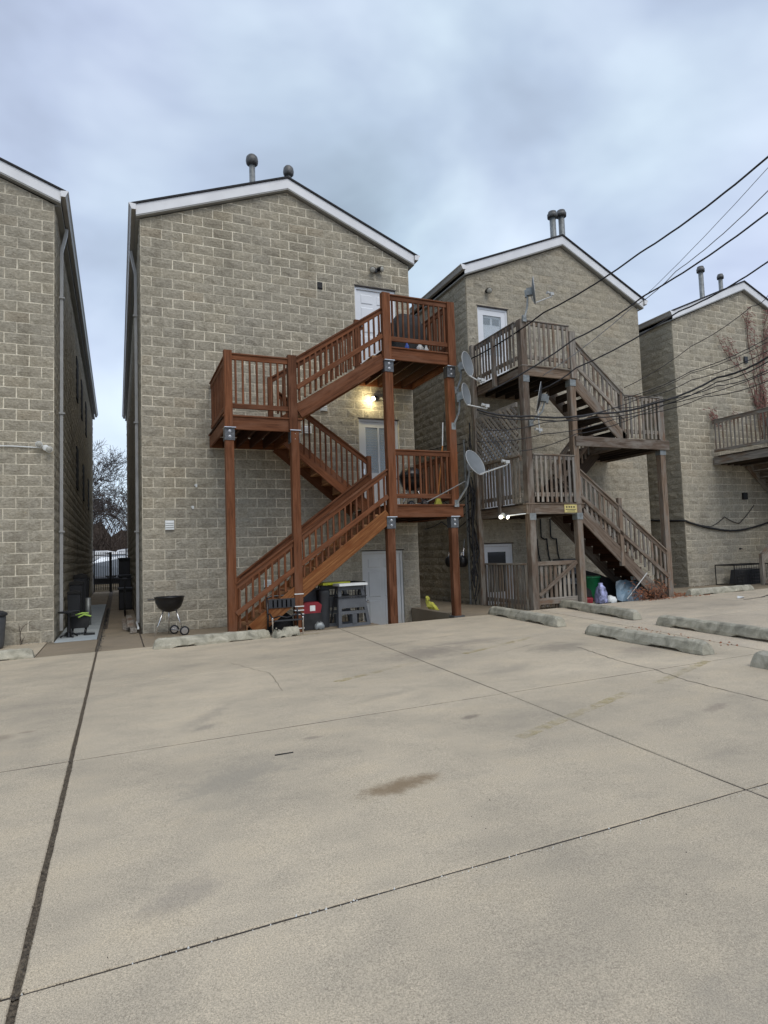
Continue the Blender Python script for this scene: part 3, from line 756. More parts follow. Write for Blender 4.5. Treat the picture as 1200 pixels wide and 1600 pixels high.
# downspouts
def downspout(root, x, y, ztop, zbot, bend, sx):
    pts = [(x+sx*.14, y-bend, ztop), (x+sx*.13, y-bend, ztop-.12), (x+sx*.05, y, ztop-.5), (x+sx*.05, y, zbot+.25), (x+sx*.05, y, zbot+.05)]
    mb = MB()
    for a, b in zip(pts, pts[1:]):
        a = Vector(a); b = Vector(b); n_ = MB(); mb.tube([a, b], .042, 4)
    o = obj('downspout', mb, M_DOWN, root)
    for zz in (ztop-1.5, ztop-3.9, ztop-6.3):
        obj('strap', MB().box(x+min(0, sx*.11), x+max(0, sx*.11), y-.06, y+.06, zz, zz+.03), M_DOWN, o)
downspout(b1, -1.53, 1.05, 8.4, .1, 0, 1)
downspout(b2, 0.0, 1.6, 8.4, .1, 0, -1)
# roof vent pipes
def vent(root, x, y, z0, z1, r, rc, cap_h=.16, kind=0):
    p = obj('vent_pipe', MB().lathe([(r*1.6, 0), (r*1.2, .05), (r, .08), (r, z1-z0)], (x, y, z0), 14), M_GALV, root, smooth=True)
    if kind == 0: prof = [(r*.9, 0), (rc*.72, .02), (rc*.92, .05), (rc, cap_h*.45), (rc*.9, cap_h*.8), (rc*.6, cap_h*1.0), (rc*.15, cap_h*1.08)]
    else: prof = [(r*.9, 0), (rc, .0), (rc*1.03, cap_h*.55), (rc*.9, cap_h*.62), (rc*.8, cap_h*.95), (rc*.1, cap_h)]
    obj('vent_cap', MB().lathe(prof, (x, y, z1-.02), 16), M_GALVD if kind == 0 else M_GALVD, p, smooth=True)
vent(b2, 2.70, 2.0, 9.6, 11.28, .075, .155, .27)
vent(b2, 3.36, 1.0, 9.7, 10.55, .06, .13, .25)
vent(b3, 11.98, 2.0, 9.0, 11.66, .095, .155, .2, 1)
vent(b3, 12.32, 2.0, 8.9, 11.76, .095, .155, .2, 1)
vent(b4, 18.27, 2.0, 9.0, 10.88, .08, .13, .2, 1)
vent(b4, 19.23, 2.0, 8.7, 10.78, .07, .11, .17, 1)

# ------------------------------------------------------------------ wooden stairs
def lerp(a, b, t_): return a+(b-a)*t_
def railing(root, p0, p1, h, mat, n, low=.12, bw=.036, drop=.0, rail=(.09, .045), top_only=False, side=0.0, bh=None, low_rail=(.09, .04), skip=(), mat2=None):
    """rail from p0 to p1 (points at deck level), balusters between; side shifts balusters outwards"""
    p0 = Vector(p0); p1 = Vector(p1); u = Vector((0, 0, 1)); d = (p1-p0); dh = Vector((d.x, d.y, 0)).normalized(); nrm = Vector((dh.y, -dh.x, 0))*side
    beam('top_rail', p0+u*(h-rail[0]/2), p1+u*(h-rail[0]/2), rail[1], rail[0], mat, root)
    beam('rail_cap', p0+u*(h+.013), p1+u*(h+.013), rail[1]+.045, .026, mat, root)
    beam('bottom_rail', p0+u*(low+low_rail[0]/2), p1+u*(low+low_rail[0]/2), low_rail[1], low_rail[0], mat, root)
    for k in range(n):
        if k in skip: continue
        q = p0 + d*((k+.5)/n) + nrm; z0 = low+.02-drop; z1 = h-.02
        beam('baluster', q+u*z0, q+u*(z1 if bh is None else bh), bw, bw if bw < .05 else .022, rnd.choice(mat2) if mat2 else mat, root, up=(dh.y, -dh.x, 0))
def post(root, x0, x1, z0, z1, y=-2.0, mat=M_RED, d=.14, name='post'):
    xc = (x0+x1)/2; return beam(name, (xc, y+d/2, z0), (xc, y+d/2, z1), round(x1-x0, 2), d, mat, root, up=(0, -1, 0))
def bracket(root, x0, x1, z, y=-2.01):
    o = obj('post_bracket', MB().box(x0-.012, x1+.012, y-.006, y+.16, z-.23, z-.01), M_BRKT, root)
    obj('bracket_plate', MB().box(x0-.02, x1+.03, y-.045, y+.16, z-.012, z+.001), M_CHROME, o)
    for zz in (z-.07, z-.165):
        obj('bolt', MB().lathe([(.026, 0), (.026, -.006), (.014, -.007), (.014, -.016), (.004, -.02)], ((x0+x1)/2, y-.006, zz), 8, 'Y'), M_BOLT, o)
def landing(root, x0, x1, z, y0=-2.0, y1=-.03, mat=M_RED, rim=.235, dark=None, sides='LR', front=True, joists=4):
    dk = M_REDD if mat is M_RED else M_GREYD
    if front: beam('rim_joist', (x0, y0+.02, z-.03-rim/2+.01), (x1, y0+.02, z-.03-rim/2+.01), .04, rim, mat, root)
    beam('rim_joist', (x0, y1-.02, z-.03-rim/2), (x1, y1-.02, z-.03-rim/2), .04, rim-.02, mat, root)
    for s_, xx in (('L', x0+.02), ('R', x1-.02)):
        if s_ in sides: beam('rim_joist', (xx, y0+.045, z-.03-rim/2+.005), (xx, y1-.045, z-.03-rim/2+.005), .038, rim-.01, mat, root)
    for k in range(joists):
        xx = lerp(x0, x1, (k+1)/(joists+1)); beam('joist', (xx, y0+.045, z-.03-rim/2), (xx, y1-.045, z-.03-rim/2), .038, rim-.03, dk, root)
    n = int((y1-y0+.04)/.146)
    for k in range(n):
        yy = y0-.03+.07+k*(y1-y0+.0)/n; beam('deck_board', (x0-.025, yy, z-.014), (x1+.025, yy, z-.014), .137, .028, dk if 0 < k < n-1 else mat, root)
def flight(root, xa, za, xb, zb, y0, y1, mat, tread_mat, bot, riser=True, n=None, th=.26, smat=None):
    """stringers at y0 and y1 whose bottom edge runs from bot[0] to bot[1]; treads climb from za to zb"""
    (bx0, bz0), (bx1, bz1) = bot; s_ = (bz1-bz0)/(bx1-bx0); c = math.sqrt(1+s_*s_)
    mid_off = th/2*c
    for yy in (y0+.02, y1-.02):
        beam('stringer', (bx0, yy, bz0+mid_off), (bx1, yy, bz1+mid_off), .04, th, smat or mat, root)
    n = n or max(3, round(abs(zb-za)/.19)); 
    for k in range(1, n):
        t_ = k/n; z = za+(zb-za)*t_; x = xa+(xb-xa)*((k-.5)/(n-1)) if n > 1 else xa; w_ = abs(xb-xa)/(n-1)
        beam('tread', (x, y0+.045, z-.018), (x, y1-.045, z-.018), round(w_+.025, 2), .036, tread_mat, root)
        if riser: beam('riser', (x-(1 if xb > xa else -1)*w_/2, y0+.045, z-.036-.075), (x-(1 if xb > xa else -1)*w_/2, y1-.045, z-.036-.075), .02, .15, tread_mat, root)
def stair_rail(root, xa, za, xb, zb, y, mat, n, gap_low=.56, bl=.33, bw=.036, cap=True, mat2=None, lowrail=True, hang=.13, rail_h=.09):
    """sloping rail whose top runs (xa,za)-(xb,zb); second rail gap_low under it; balusters hang past it"""
    beam('top_rail', (xa, y, za-rail_h*.6), (xb, y, zb-rail_h*.6), .04, rail_h, mat, root)
    if cap: beam('rail_cap', (xa, y, za), (xb, y, zb), .11, .03, mat, root)
    if lowrail: beam('bottom_rail', (xa, y-.035, za-gap_low), (xb, y-.035, zb-gap_low), .04, .09, mat, root)
    for k in range(n):
        t_ = (k+.5)/n; x = lerp(xa, xb, t_); z = lerp(za, zb, t_)
        beam('baluster', (x, y+(.0 if not lowrail else .0), z-gap_low-hang-bl*.5), (x, y, z-.05), bw, .036 if bw < .05 else .024, rnd.choice(mat2) if mat2 else mat, root, up=(0, -1, 0))

def red_staircase(dx, label, mat, tread_mat, full=True, group=None):
    r_ = empty('wooden_staircase', label, 'staircase', (dx+1.3, -2, gz(dx+1.3)), group=group)
    X = lambda x: x+dx
    def P(a, b, z0, z1, **k): return post(r_, X(a), X(b), z0, z1, mat=mat, **k)
    # posts
    P(1.297, 1.447, gz(1.3)-.05, 3.755); P(2.47, 2.62, gz(2.5)-.05, 3.755, y=-2.03)
    P(1.288, 1.424, 3.76, 5.136, y=-2.045, d=.12); P(2.435, 2.595, 3.76, 5.15, y=-2.045, d=.12)
    P(4.33, 4.49, -.1, 2.16); P(5.73, 5.88, gz(5.8)-.02, 2.16)
    P(4.37, 4.535, 2.16, 5.25, y=-2.045, d=.15); P(5.76, 5.92, 2.40, 5.25, y=-2.03, d=.15)
    P(4.36, 4.525, 5.25, 6.60, y=-2.05, d=.13); P(5.81, 5.975, 5.25, 6.59, y=-2.05, d=.13)
    for a, b, z in ((1.297, 1.447, 3.765), (2.47, 2.62, 3.765), (4.33, 4.49, 2.165), (5.73, 5.88, 2.165), (4.37, 4.535, 5.235), (5.76, 5.92, 5.235)):
        bracket(r_, X(a), X(b), z, -2.005 if z < 5 else -2.052)
    obj('post_base', MB().box(X(5.69), X(5.93), -2.04, -1.82, gz(5.8), gz(5.8)+.03), M_BRKT, r_)
    # landings
    landing(r_, X(4.40), X(6.02), 2.405, mat=mat); landing(r_, X(1.29), X(2.66), 3.985, mat=mat); landing(r_, X(4.46), X(5.95), 5.525, mat=mat)
    # railings of the landings
    railing(r_, (X(4.54), -1.97, 2.405), (X(5.76), -1.97, 2.405), 1.055, mat, 10)
    railing(r_, (X(1.43), -1.99, 3.985), (X(2.44), -1.99, 3.985), 1.085, mat, 8)
    railing(r_, (X(4.53), -1.99, 5.525), (X(5.81), -1.99, 5.525), 1.035, mat, 11)
    railing(r_, (X(1.34), -1.93, 3.985), (X(1.34), -.06, 3.985), 1.06, mat, 15, side=.0)
    railing(r_, (X(5.95), -1.93, 2.405), (X(5.95), -.06, 2.405), 1.05, mat, 15)
    railing(r_, (X(5.90), -1.93, 5.525), (X(5.90), -.06, 5.525), 1.03, mat, 15)
    # flights
    flight(r_, X(1.62), gz(1.6), X(4.36), 2.405, -2.0, -1.06, mat, tread_mat, ((X(1.72), .03), (X(4.38), 2.03)), n=12, smat=M_STRG if mat is M_RED else None)
    stair_rail(r_, X(1.44), 1.02, X(4.36), 3.08, -1.965, mat, 25, gap_low=.52, bl=.3)
    beam('guard_board', (X(1.62), -1.08, .95), (X(4.36), -1.08, 2.99), .04, .24, mat, r_)
    beam('rail_cap', (X(1.62), -1.08, 1.10), (X(4.36), -1.08, 3.14), .1, .03, mat, r_)
    P(1.56, 1.66, gz(1.6), 1.1, y=-1.13, d=.1)
    flight(r_, X(4.36), 2.405, X(2.68), 3.985, -.98, -.06, mat, tread_mat, ((X(4.36), 2.24), (X(2.66), 3.62)), n=8)
    stair_rail(r_, X(4.42), 3.38, X(2.50), 4.72, -.98, mat, 17, gap_low=.62, lowrail=False, hang=0.0, bl=.5)
    P(4.34, 4.43, 2.405, 3.5, y=-1.04, d=.09)
    flight(r_, X(2.68), 3.985, X(4.40), 5.525, -2.0, -1.06, mat, tread_mat, ((X(2.62), 3.96), (X(4.38), 5.09)), n=8, th=.27)
    stair_rail(r_, X(2.60), 5.12, X(4.36), 6.29, -1.965, mat, 16, gap_low=.56, bl=.25)
    stair_rail(r_, X(2.30), 4.95, X(4.30), 6.27, -1.08, mat, 18, gap_low=.56, bl=.2, lowrail=False)
    P(2.27, 2.36, 3.985, 4.98, y=-1.13, d=.09); P(4.12, 4.22, 5.2, 6.35, y=-1.13, d=.09)
    return r_
s2 = red_staircase(0, 'three storey red brown stained wooden staircase in front of the left middle building', M_RED, M_TAN, group=None)
s4 = red_staircase(14.43, 'weathered grey wooden stairs cut off by the right edge of the photo', M_GREYW, M_GREYW2)
# strips of pale tape round the red post
for k, zz in enumerate((.78, .56, .49, .42, .17, .09)):
    tp = obj('tape_strip', MB().box(2.462, 2.628, -2.034, -1.95, zz, zz+.016), M_WPL, s2)
for k in range(3):
    obj('sunlit_sill', MB(), None) if False else None

# weathered staircase, landing on its left
G2 = [M_GREYW, M_GREYW, M_GREYW, M_GREYW2]
s3 = empty('wooden_staircase', 'weathered grey and brown wooden staircase with lattice, right of the red one', 'staircase', (8.3, -2, gz(8.3)))
post(s3, 7.62, 7.78, gz(7.6)-.03, 6.46, mat=M_GREYW2, d=.16, y=-2.02); post(s3, 8.90, 9.05, gz(9)-.03, 5.24, mat=M_GREYW2, y=-2.015); post(s3, 8.93, 9.09, 5.24, 6.32, mat=M_GREYW, y=-2.05, d=.13)
post(s3, 11.50, 11.66, gz(11.5)-.03, 3.72, mat=M_GREYW2); post(s3, 11.55, 11.70, 3.72, 5.02, mat=M_GREYW)
post(s3, 7.50, 7.62, gz(7.5), 6.46, y=-.18, mat=M_GREYW, d=.1)
for z0 in (2.22, 5.22):
    for a in (7.66, 8.92): obj('post_bracket', MB().box(a-.03, a+.13, -2.028, -1.86, z0-.15, z0-.005), M_GALV, s3)
obj('post_bracket', MB().box(11.49, 11.67, -2.012, -1.86, 3.59, 3.70), M_GALV, s3)
landing(s3, 7.58, 9.10, 2.435, mat=M_GREYW2, rim=.22); landing(s3, 7.64, 9.10, 5.445, mat=M_GREYW2, rim=.21)
landing(s3, 10.30, 11.72, 3.935, mat=M_GREYW2, rim=.21, front=False)
beam('beam', (8.95, -2.03, 3.82), (11.75, -2.03, 3.82), .045, .225, M_GREYW2, s3)
kw = dict(bw=.06, low=.14, drop=.14, mat2=G2, side=.035)
railing(s3, (7.80, -1.99, 2.435), (8.92, -1.99, 2.435), 1.04, M_GREYW, 9, **kw)
railing(s3, (7.79, -1.99, 5.445), (8.94, -1.99, 5.445), .98, M_GREYW, 9, **kw)
railing(s3, (10.43, -1.99, 3.935), (11.56, -1.99, 3.935), 1.02, M_GREYW, 9, **kw)
kw['side'] = -.035
railing(s3, (7.62, -1.85, 5.445), (7.62, -.12, 5.445), .98, M_GREYW, 14, **kw)
railing(s3, (7.60, -1.85, 2.435), (7.60, -.12, 2.435), 1.02, M_GREYW, 14, **kw)
for z0 in (2.2, 5.2): beam('mid_post', (7.565, -1.03, z0), (7.565, -1.03, z0+1.18), .09, .09, M_GREYW, s3, up=(1, 0, 0))
# lattice panel
M_LATT = wood_material('pale_weathered_lattice', (.16, .145, .125), (.33, .30, .26), (.44, .41, .37), .85, 1.2)
ly0, ly1, lz0, lz1 = -1.84, -.14, 3.50, 4.60
beam('lattice_frame', (7.56, ly0, lz1), (7.56, ly1, lz1), .04, .1, M_LATT, s3); beam('lattice_frame', (7.56, ly0, lz0), (7.56, ly1, lz0), .04, .07, M_GREYW, s3)
def clipseg(c, sgn):
    pts = []
    for (y, z) in ((ly0, lz0 + sgn*(ly0-c)), (ly1, lz0 + sgn*(ly1-c)), (c, lz0), (c+(lz1-lz0)/sgn, lz1)):
        if ly0-1e-6 <= y <= ly1+1e-6 and lz0-1e-6 <= z <= lz1+1e-6: pts.append((y, z))
    pts = sorted(set((round(a, 4), round(b, 4)) for a, b in pts)); return (pts[0], pts[-1]) if len(pts) > 1 else None
c = ly0-1.2
while c < ly1+1.2:
    for sgn, xx in ((1, 7.54), (-1, 7.562)):
        sg = clipseg(c, sgn)
        if sg and (Vector(sg[0])-Vector(sg[1])).length > .08:
            beam('lattice_slat', (xx, *sg[0]), (xx, *sg[1]), .012, .06 if sgn > 0 else .03, M_LATT if sgn > 0 else M_GREYW2, s3)
    c += .15
# flights of the weathered stairs
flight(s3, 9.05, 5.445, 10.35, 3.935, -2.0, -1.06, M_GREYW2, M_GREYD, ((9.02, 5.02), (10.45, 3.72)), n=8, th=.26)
stair_rail(s3, 9.06, 6.16, 10.45, 5.0, -1.965, M_GREYW, 11, gap_low=.58, bl=.3, bw=.058, mat2=G2)
post(s3, 10.36, 10.46, 3.9, 5.12, mat=M_GREYW, y=-2.0, d=.1)
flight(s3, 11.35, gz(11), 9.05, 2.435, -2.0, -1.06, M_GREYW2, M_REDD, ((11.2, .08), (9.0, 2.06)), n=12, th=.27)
stair_rail(s3, 9.04, 3.19, 11.52, 1.30, -1.965, M_GREYW2, 20, gap_low=.60, bl=.3, bw=.058, mat2=G2)
stair_rail(s3, 9.04, 3.19, 11.42, 1.37, -1.08, M_GREYW2, 16, gap_low=.60, bl=.3, bw=.058, mat2=G2, lowrail=False)
post(s3, 10.10, 10.20, 1.0, 2.55, mat=M_GREYW2, y=-2.02, d=.09)
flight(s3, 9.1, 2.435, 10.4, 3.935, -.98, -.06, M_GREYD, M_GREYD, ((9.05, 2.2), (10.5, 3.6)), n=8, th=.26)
stair_rail(s3, 9.1, 3.4, 10.4, 4.75, -.98, M_GREYW2, 12, gap_low=.58, bl=.3, bw=.05, mat2=G2)
# ground floor slatted enclosure and gate
fen = empty('slatted_fence', 'grey slatted side fence in front of the basement door with the dark window', 'fence', (7.65, -1, gz(7.6)))
beam('top_rail', (7.65, -1.84, 1.13), (7.65, -.02, 1.13), .09, .04, M_GREYW, fen); beam('bottom_rail', (7.67, -1.84, .3), (7.67, -.02, .3), .04, .09, M_GREYW, fen)
for k in range(16):
    yy = -1.80+k*.115; beam('slat', (7.63, yy, .13+rnd.uniform(-.01, .02)), (7.63+rnd.gauss(0, .004), yy+rnd.gauss(0, .008), 1.11), .065, .02, [M_GREYW, M_GREYW, M_GREYW2][rnd.randrange(3)], fen, up=(1, 0, 0))
gate = empty('slatted_gate', 'brown slatted gate with a diagonal brace under the weathered landing', 'gate', (8.3, -1.9, gz(8.3)))
beam('top_rail', (7.80, -1.9, 1.13), (8.88, -1.9, 1.13), .04, .09, M_GREYW2, gate); beam('bottom_rail', (7.80, -1.9, .32), (8.88, -1.9, .32), .04, .14, M_GREYW, gate)
beam('brace', (7.83, -1.955, .45), (8.87, -1.955, 1.14), .03, .08, M_GREYW2, gate)
for k in range(9):
    xx = 7.85+k*.12; beam('slat', (xx, -1.87, .2), (xx+rnd.gauss(0, .006), -1.87, 1.12), .07, .02, G2[rnd.randrange(4)], gate, up=(0, -1, 0))
post(gate, 8.32, 8.40, .15, 1.15, y=-1.86, mat=M_GREYW2, d=.05)
sg = empty('warning_sign', 'small yellow and black sign on the low beam of the weathered stairs', 'sign', (8.77, -2.01, 2.32))
obj('sign_plate', MB().box(8.56, 8.90, -2.016, -2.008, 2.225, 2.40), M_SIGN, sg)
for a in (8.60, 8.67, 8.73, 8.80): obj('marking', MB().box(a, a+.04, -2.0195, -2.0165, 2.33, 2.36), M_BLACKM, sg)
obj('marking', MB().box(8.59, 8.87, -2.0195, -2.0165, 2.285, 2.297), M_BLACKM, sg); obj('marking', MB().box(8.63, 8.84, -2.0195, -2.0165, 2.25, 2.262), M_BLACKM, sg)

# ------------------------------------------------------------------ lamps and wall fittings
def flood(x, y, z, label, mat_body, lens, heads, group=None, r=.055, aim=(0, -1, 0), conduit=None):
    r_ = empty('wall_floodlight', label, 'light', (x, y, z), group=group)
    obj('mounting_box', MB().lathe([(.055, -.015), (.055, -.045), (.03, -.05)], (x, y+.01, z), 12, 'Y'), mat_body, r_)
    for (dx, dy, dz, ax, ay, az) in heads:
        p = Vector((x+dx, y+dy, z+dz)); d = Vector((ax, ay, az)).normalized()
        rot = d.to_track_quat('Z', 'Y').to_matrix().to_4x4()
        h_ = obj('lamp_head', MB().lathe([(.02, -.09), (r*.7, -.08), (r*.85, -.03), (r, .03), (r*.98, .035), (r*.9, .035)], n=14), mat_body, r_, Matrix.Translation(p) @ rot, smooth=False)
        obj('lens', MB().lathe([(r*.92, .03), (r*.8, .045), (r*.4, .055), (.004, .058)], n=14), lens, h_, Matrix.Translation(p) @ rot, smooth=True)
        obj('swivel_arm', MB().tube([(x, y-.03, z), tuple(p-d*.08)], .012, 6), mat_body, r_)
    return r_
fb = flood(-1.66, -.03, 3.62, 'white twin headed floodlight on the leftmost building beside its conduit', M_WPL, M_LENS, [(-.1, -.08, .05, -.1, -1, -.1), (.06, -.1, -.04, .15, -1, -.2)], r=.06)
obj('conduit', MB().tube([(-4, -.035, 3.60), (-2.2, -.035, 3.635), (-1.72, -.03, 3.62)], .012, 6), M_WPL, fb)
flood(5.10, -.03, 8.02, 'black floodlight high above the top door of the red staircase', M_BLACK, M_LENS, [(-.1, -.08, -.02, -.5, -.8, -.5), (.1, -.08, .02, .5, -.8, -.3)], r=.07)
flood(8.12, -.03, 7.95, 'small dark floodlight above the white door of the weathered staircase', M_BLACK, M_LENS, [(.0, -.1, -.02, -.1, -.8, -.5)], r=.075)
fl = flood(5.0, -.03, 4.98, 'lit floodlight glowing on the block wall above the middle door', M_GALVD, M_LAMP, [(-.08, -.12, .0, -.75, -.25, -.35), (.13, -.1, .0, .7, -.5, -.3)], r=.05)
fl2 = flood(6.95, -2.0, 2.17, 'pair of lit bulbs under the low landing of the weathered stairs', M_GALV, M_LAMP2, [(-.09, -.06, -.03, -.3, -.9, -.2), (.07, -.05, -.03, .3, -.9, -.3)], r=.048)
obj('tube_arm', MB().tube([(7.05, -1.98, 2.16), (7.6, -1.95, 2.21)], .013, 8), M_WPL, fl2)
pl = bpy.data.lights.new('lamp_glow', 'POINT'); pl.energy = 10; pl.color = (1, .85, .5); pl.shadow_soft_size = .05
po = bpy.data.objects.new('lamp_glow', pl); COL.objects.link(po); po.location = (4.84, -.2, 4.93); 
pl2 = bpy.data.lights.new('lamp_glow', 'POINT'); pl2.energy = 4; pl2.color = (1, .88, .62); pl2.shadow_soft_size = .06
po2 = bpy.data.objects.new('lamp_glow', pl2); COL.objects.link(po2); po2.location = (7.0, -2.2, 2.05)
v_ = empty('wall_vent', 'small square black vent hole high on the wall with red stairs', 'vent', (3.74, 0, 7.48))
obj('vent_hood', MB().box(3.68, 3.80, -.03, .0, 7.40, 7.56), M_BLACK, v_); obj('vent_flap', MB().prism([(-.05, 7.42), (-.03, 7.55), (-.028, 7.55), (-.035, 7.41)], 3.69, 3.79, 'X'), M_BLACKM, v_)
def louvre(x, z, label, w_=.15, h_=.17, mat=M_WPL):
    r_ = empty('wall_vent', label, 'vent', (x, 0, z), group='white louvred wall vents')
    obj('frame', MB().box(x-w_/2, x+w_/2, -.045, -.018, z-h_/2, z+h_/2), mat, r_)
    for k in range(4): obj('louvre', MB().prism([(-.066, z-h_/2+.01+k*h_/4.3), (-.045, z-h_/2+.035+k*h_/4.3), (-.045, z-h_/2+.01+k*h_/4.3)], x-w_/2+.01, x+w_/2-.01, 'X'), mat, r_)
louvre(.50, 2.16, 'white square vent alone on the lower left of the wall', .17, .19)
louvre(3.75, 4.72, 'white vent half hidden by the red stair handrail')
louvre(3.35, 4.2, 'white vent behind the red balusters under the middle landing', .2, .17)
louvre(2.42, .92, 'white vent low behind the red stair railing', .15, .15)
for (x, z, l_) in ((1.0, 2.92, 'white scrap of cable clip above the square wall vent'), (.93, 2.48, 'small white clip just above the square wall vent')):
    tag(obj('cable_clip', MB().box(x, x+.035, -.05, -.02, z, z+.06).box(x-.02, x+.0, -.045, -.02, z+.03, z+.05), M_WPL), l_, 'clip')
vb = empty('wall_vent', 'dark square vent behind the vine on the rightmost building', 'vent', (17.1, 0, 6.8)); obj('vent_hood', MB().box(17.35, 17.5, -.06, 0, 6.95, 7.15), M_BLACK, vb)
vb = empty('utility_box', 'small dark box low on the rightmost building under its landing', 'box', (16.9, 0, 2.8)); obj('box_body', MB().box(16.85, 17.02, -.08, 0, 2.72, 2.92), M_BLACK, vb)
vb = empty('outside_tap', 'tiny dark tap above the wire crate on the rightmost building', 'tap', (16.6, 0, 1.25)); obj('tap_body', MB().lathe([(.03, 0), (.03, -.03), (.012, -.04), (.012, -.09)], (16.6, 0, 1.25), 8, 'Y'), M_BLACK, vb)

# ------------------------------------------------------------------ satellite dishes
def dish(c, aim, r, base, label, arm_to, mat=None, extra=()):
    """reflector centre c facing aim, mast from base point, feed arm out to arm_to"""
    mat = mat or M_DISH; c = Vector(c); base = Vector(base)
    r_ = empty('satellite_dish', label, 'satellite dish', base)
    rot = Vector(aim).normalized().to_track_quat('Z', 'Y').to_matrix().to_4x4()
    dp = r*.16
    prof_in = [(.001, 0), (r*.35, dp*.13), (r*.7, dp*.5), (r*.97, dp), (r, dp+.004), (r*1.005, dp-.008), (r*.7, dp*.5-.012), (r*.35, dp*.13-.012), (.001, -.012)]
    mb = MB().lathe(prof_in, n=28); mb.v = [(x, y*1.1, z) for x, y, z in mb.v]
    m4 = Matrix.Translation(c) @ rot
    d_ = obj('reflector', mb, mat, r_, m4, smooth=True)
    rm = MB(); pts = [(r*1.0*math.cos(a), r*1.1*math.sin(a), dp) for a in [2*math.pi*k/28 for k in range(29)]]
    rm.tube(pts, .006, 5); obj('rim', rm, M_DISHL, r_, m4)
    back = c - Vector(aim).normalized()*.1
    obj('mount', MB().box(-.055, .055, -.09, .07, -.13, -.01).box(-.035, .035, -.12, .04, -.17, -.12), M_GALV, r_, m4)
    mid = Vector((lerp(base.x, back.x, .75), lerp(base.y, back.y, .7), lerp(base.z, back.z, .45)))
    obj('mast', MB().tube([base, base.lerp(mid, .5)+Vector((0, 0, .0)), mid, back], .022, 8), M_GALV, r_)
    obj('foot_plate', MB().box(base.x-.05, base.x+.05, base.y-.012, base.y+.03, base.z-.07, base.z+.07), M_GALV, r_)
    a0 = c + rot.to_3x3() @ Vector((0, -r*1.02, dp*.4)); at = Vector(arm_to)
    obj('feed_arm', MB().tube([c+rot.to_3x3() @ Vector((0, -.1, -.04)), a0, at], .014, 6), M_DISHL, r_)
    u_ = (at-a0).normalized()
    obj('feed_horn', MB().tube([at, at+Vector((-.02, 0, .07)), at+Vector((-.11, .01, .08))], [.02, .022, .034], 8).box(at.x-.04, at.x+.05, at.y-.03, at.y+.03, at.z+.03, at.z+.09), M_DISHL, r_)
    for (p, q) in extra: obj('strut', MB().tube([p, q], .01, 6), M_GALV, r_)
    return r_
dish((6.12, -2.18, 5.26), (.5, -.8, .12), .235, (5.97, -2.02, 4.75), 'upper satellite dish beside the top corner of the red staircase', (6.42, -2.3, 4.86))
dish((6.05, -2.2, 4.62), (.56, -.76, .1), .21, (5.86, -2.02, 4.0), 'second satellite dish just below the top one on the red post', (6.46, -2.35, 4.32))
dish((6.13, -2.3, 3.2), (.35, -.85, .42), .26, (5.86, -2.02, 2.42), 'lower big grey satellite dish at the corner of the red low landing', (6.70, -2.62, 3.14), extra=[((5.97, -2.2, 2.85), (5.2, -2.0, 2.45))])
dish((7.93, -2.1, 7.08), (.78, -.6, .05), .27, (7.72, -2.05, 6.46), 'satellite dish on the top post of the weathered staircase', (8.40, -2.15, 7.0))
dish((8.0, -2.12, 4.72), (-.8, .6, .2), .30, (7.76, -2.05, 4.16), 'black backed satellite dish above the weathered low landing', (7.86, -2.2, 3.92), mat=M_BLACK)

# ------------------------------------------------------------------ overhead cables
def wob(pts, sag, n=14, r=.012, wave=0):
    out_ = []
    for a, b, sg in zip(pts, pts[1:], sag):
        a = Vector(a); b = Vector(b)
        for k in range(n):
            t_ = k/n; p = a.lerp(b, t_); p.z -= sg*4*t_*(1-t_); p.z += wave*math.sin(k*2.1); out_.append(p)
    out_.append(Vector(pts[-1])); return MB().tube(out_, r, 5)
def cable(label, pts, r=.012, sag=None, mat=M_CABLE, wave=.003, name='overhead_cable', group='overhead cables'):
    return tag(obj(name, wob(pts, sag or [.06]*(len(pts)-1), r=r, wave=wave), mat, smooth=True), label, 'cable', group)
cable('topmost thick cable crossing the sky to the weathered top landing', [(7.477, -0.1, 6.116), (7.658, -2.8, 6.306), (8.064, -5.0, 6.605), (7.895, -7.5, 6.779), (7.49, -13.472, 7.196)], 0.016, mat=M_CABLE)
cable('thin grey cable from the eave corner, steepest against the sky', [(13.184, -0.15, 8.378), (11.658, -5.0, 8.962), (9.868, -10.686, 9.647)], 0.007, mat=M_CABLEG)
cable('thin grey cable meeting the weathered landing beam, second steepest', [(8.092, -2.1, 5.209), (9.25, -3.6, 6.309), (9.373, -4.6, 6.641), (8.593, -7.0, 6.716), (6.738, -12.703, 6.895)], 0.008, mat=M_CABLEG)
cable('thick cable passing just over the eave corner of the middle right building', [(6.794, -1.9, 4.812), (8.313, -2.9, 5.776), (9.14, -4.0, 6.362), (9.304, -6.5, 6.778), (9.691, -12.406, 7.763)], 0.016, mat=M_CABLE)
cable('thick cable running across the roof of the rightmost building', [(7.849, -2.1, 4.837), (8.496, -2.7, 5.24), (9.604, -4.4, 5.957), (9.657, -6.2, 6.145), (9.834, -12.165, 6.77)], 0.015, mat=M_CABLE)
cable('thin cable ending in the red vine', [(10.388, -2.1, 5.111), (11.567, -3.0, 5.925), (12.29, -4.0, 6.57), (12.394, -4.3, 6.693), (14.241, -9.586, 8.848)], 0.008, mat=M_CABLE)
cable('upper thin cable of the bundle over the rightmost landing', [(10.27, -2.2, 4.837), (11.275, -3.2, 5.265), (11.999, -4.5, 5.658), (14.821, -9.568, 7.191)], 0.009, mat=M_CABLE)
cable('second thin cable of the bundle, close under the upper one', [(10.266, -2.2, 4.777), (11.39, -3.1, 5.26), (11.843, -4.6, 5.527), (13.554, -10.262, 6.537)], 0.007, mat=M_CABLE)
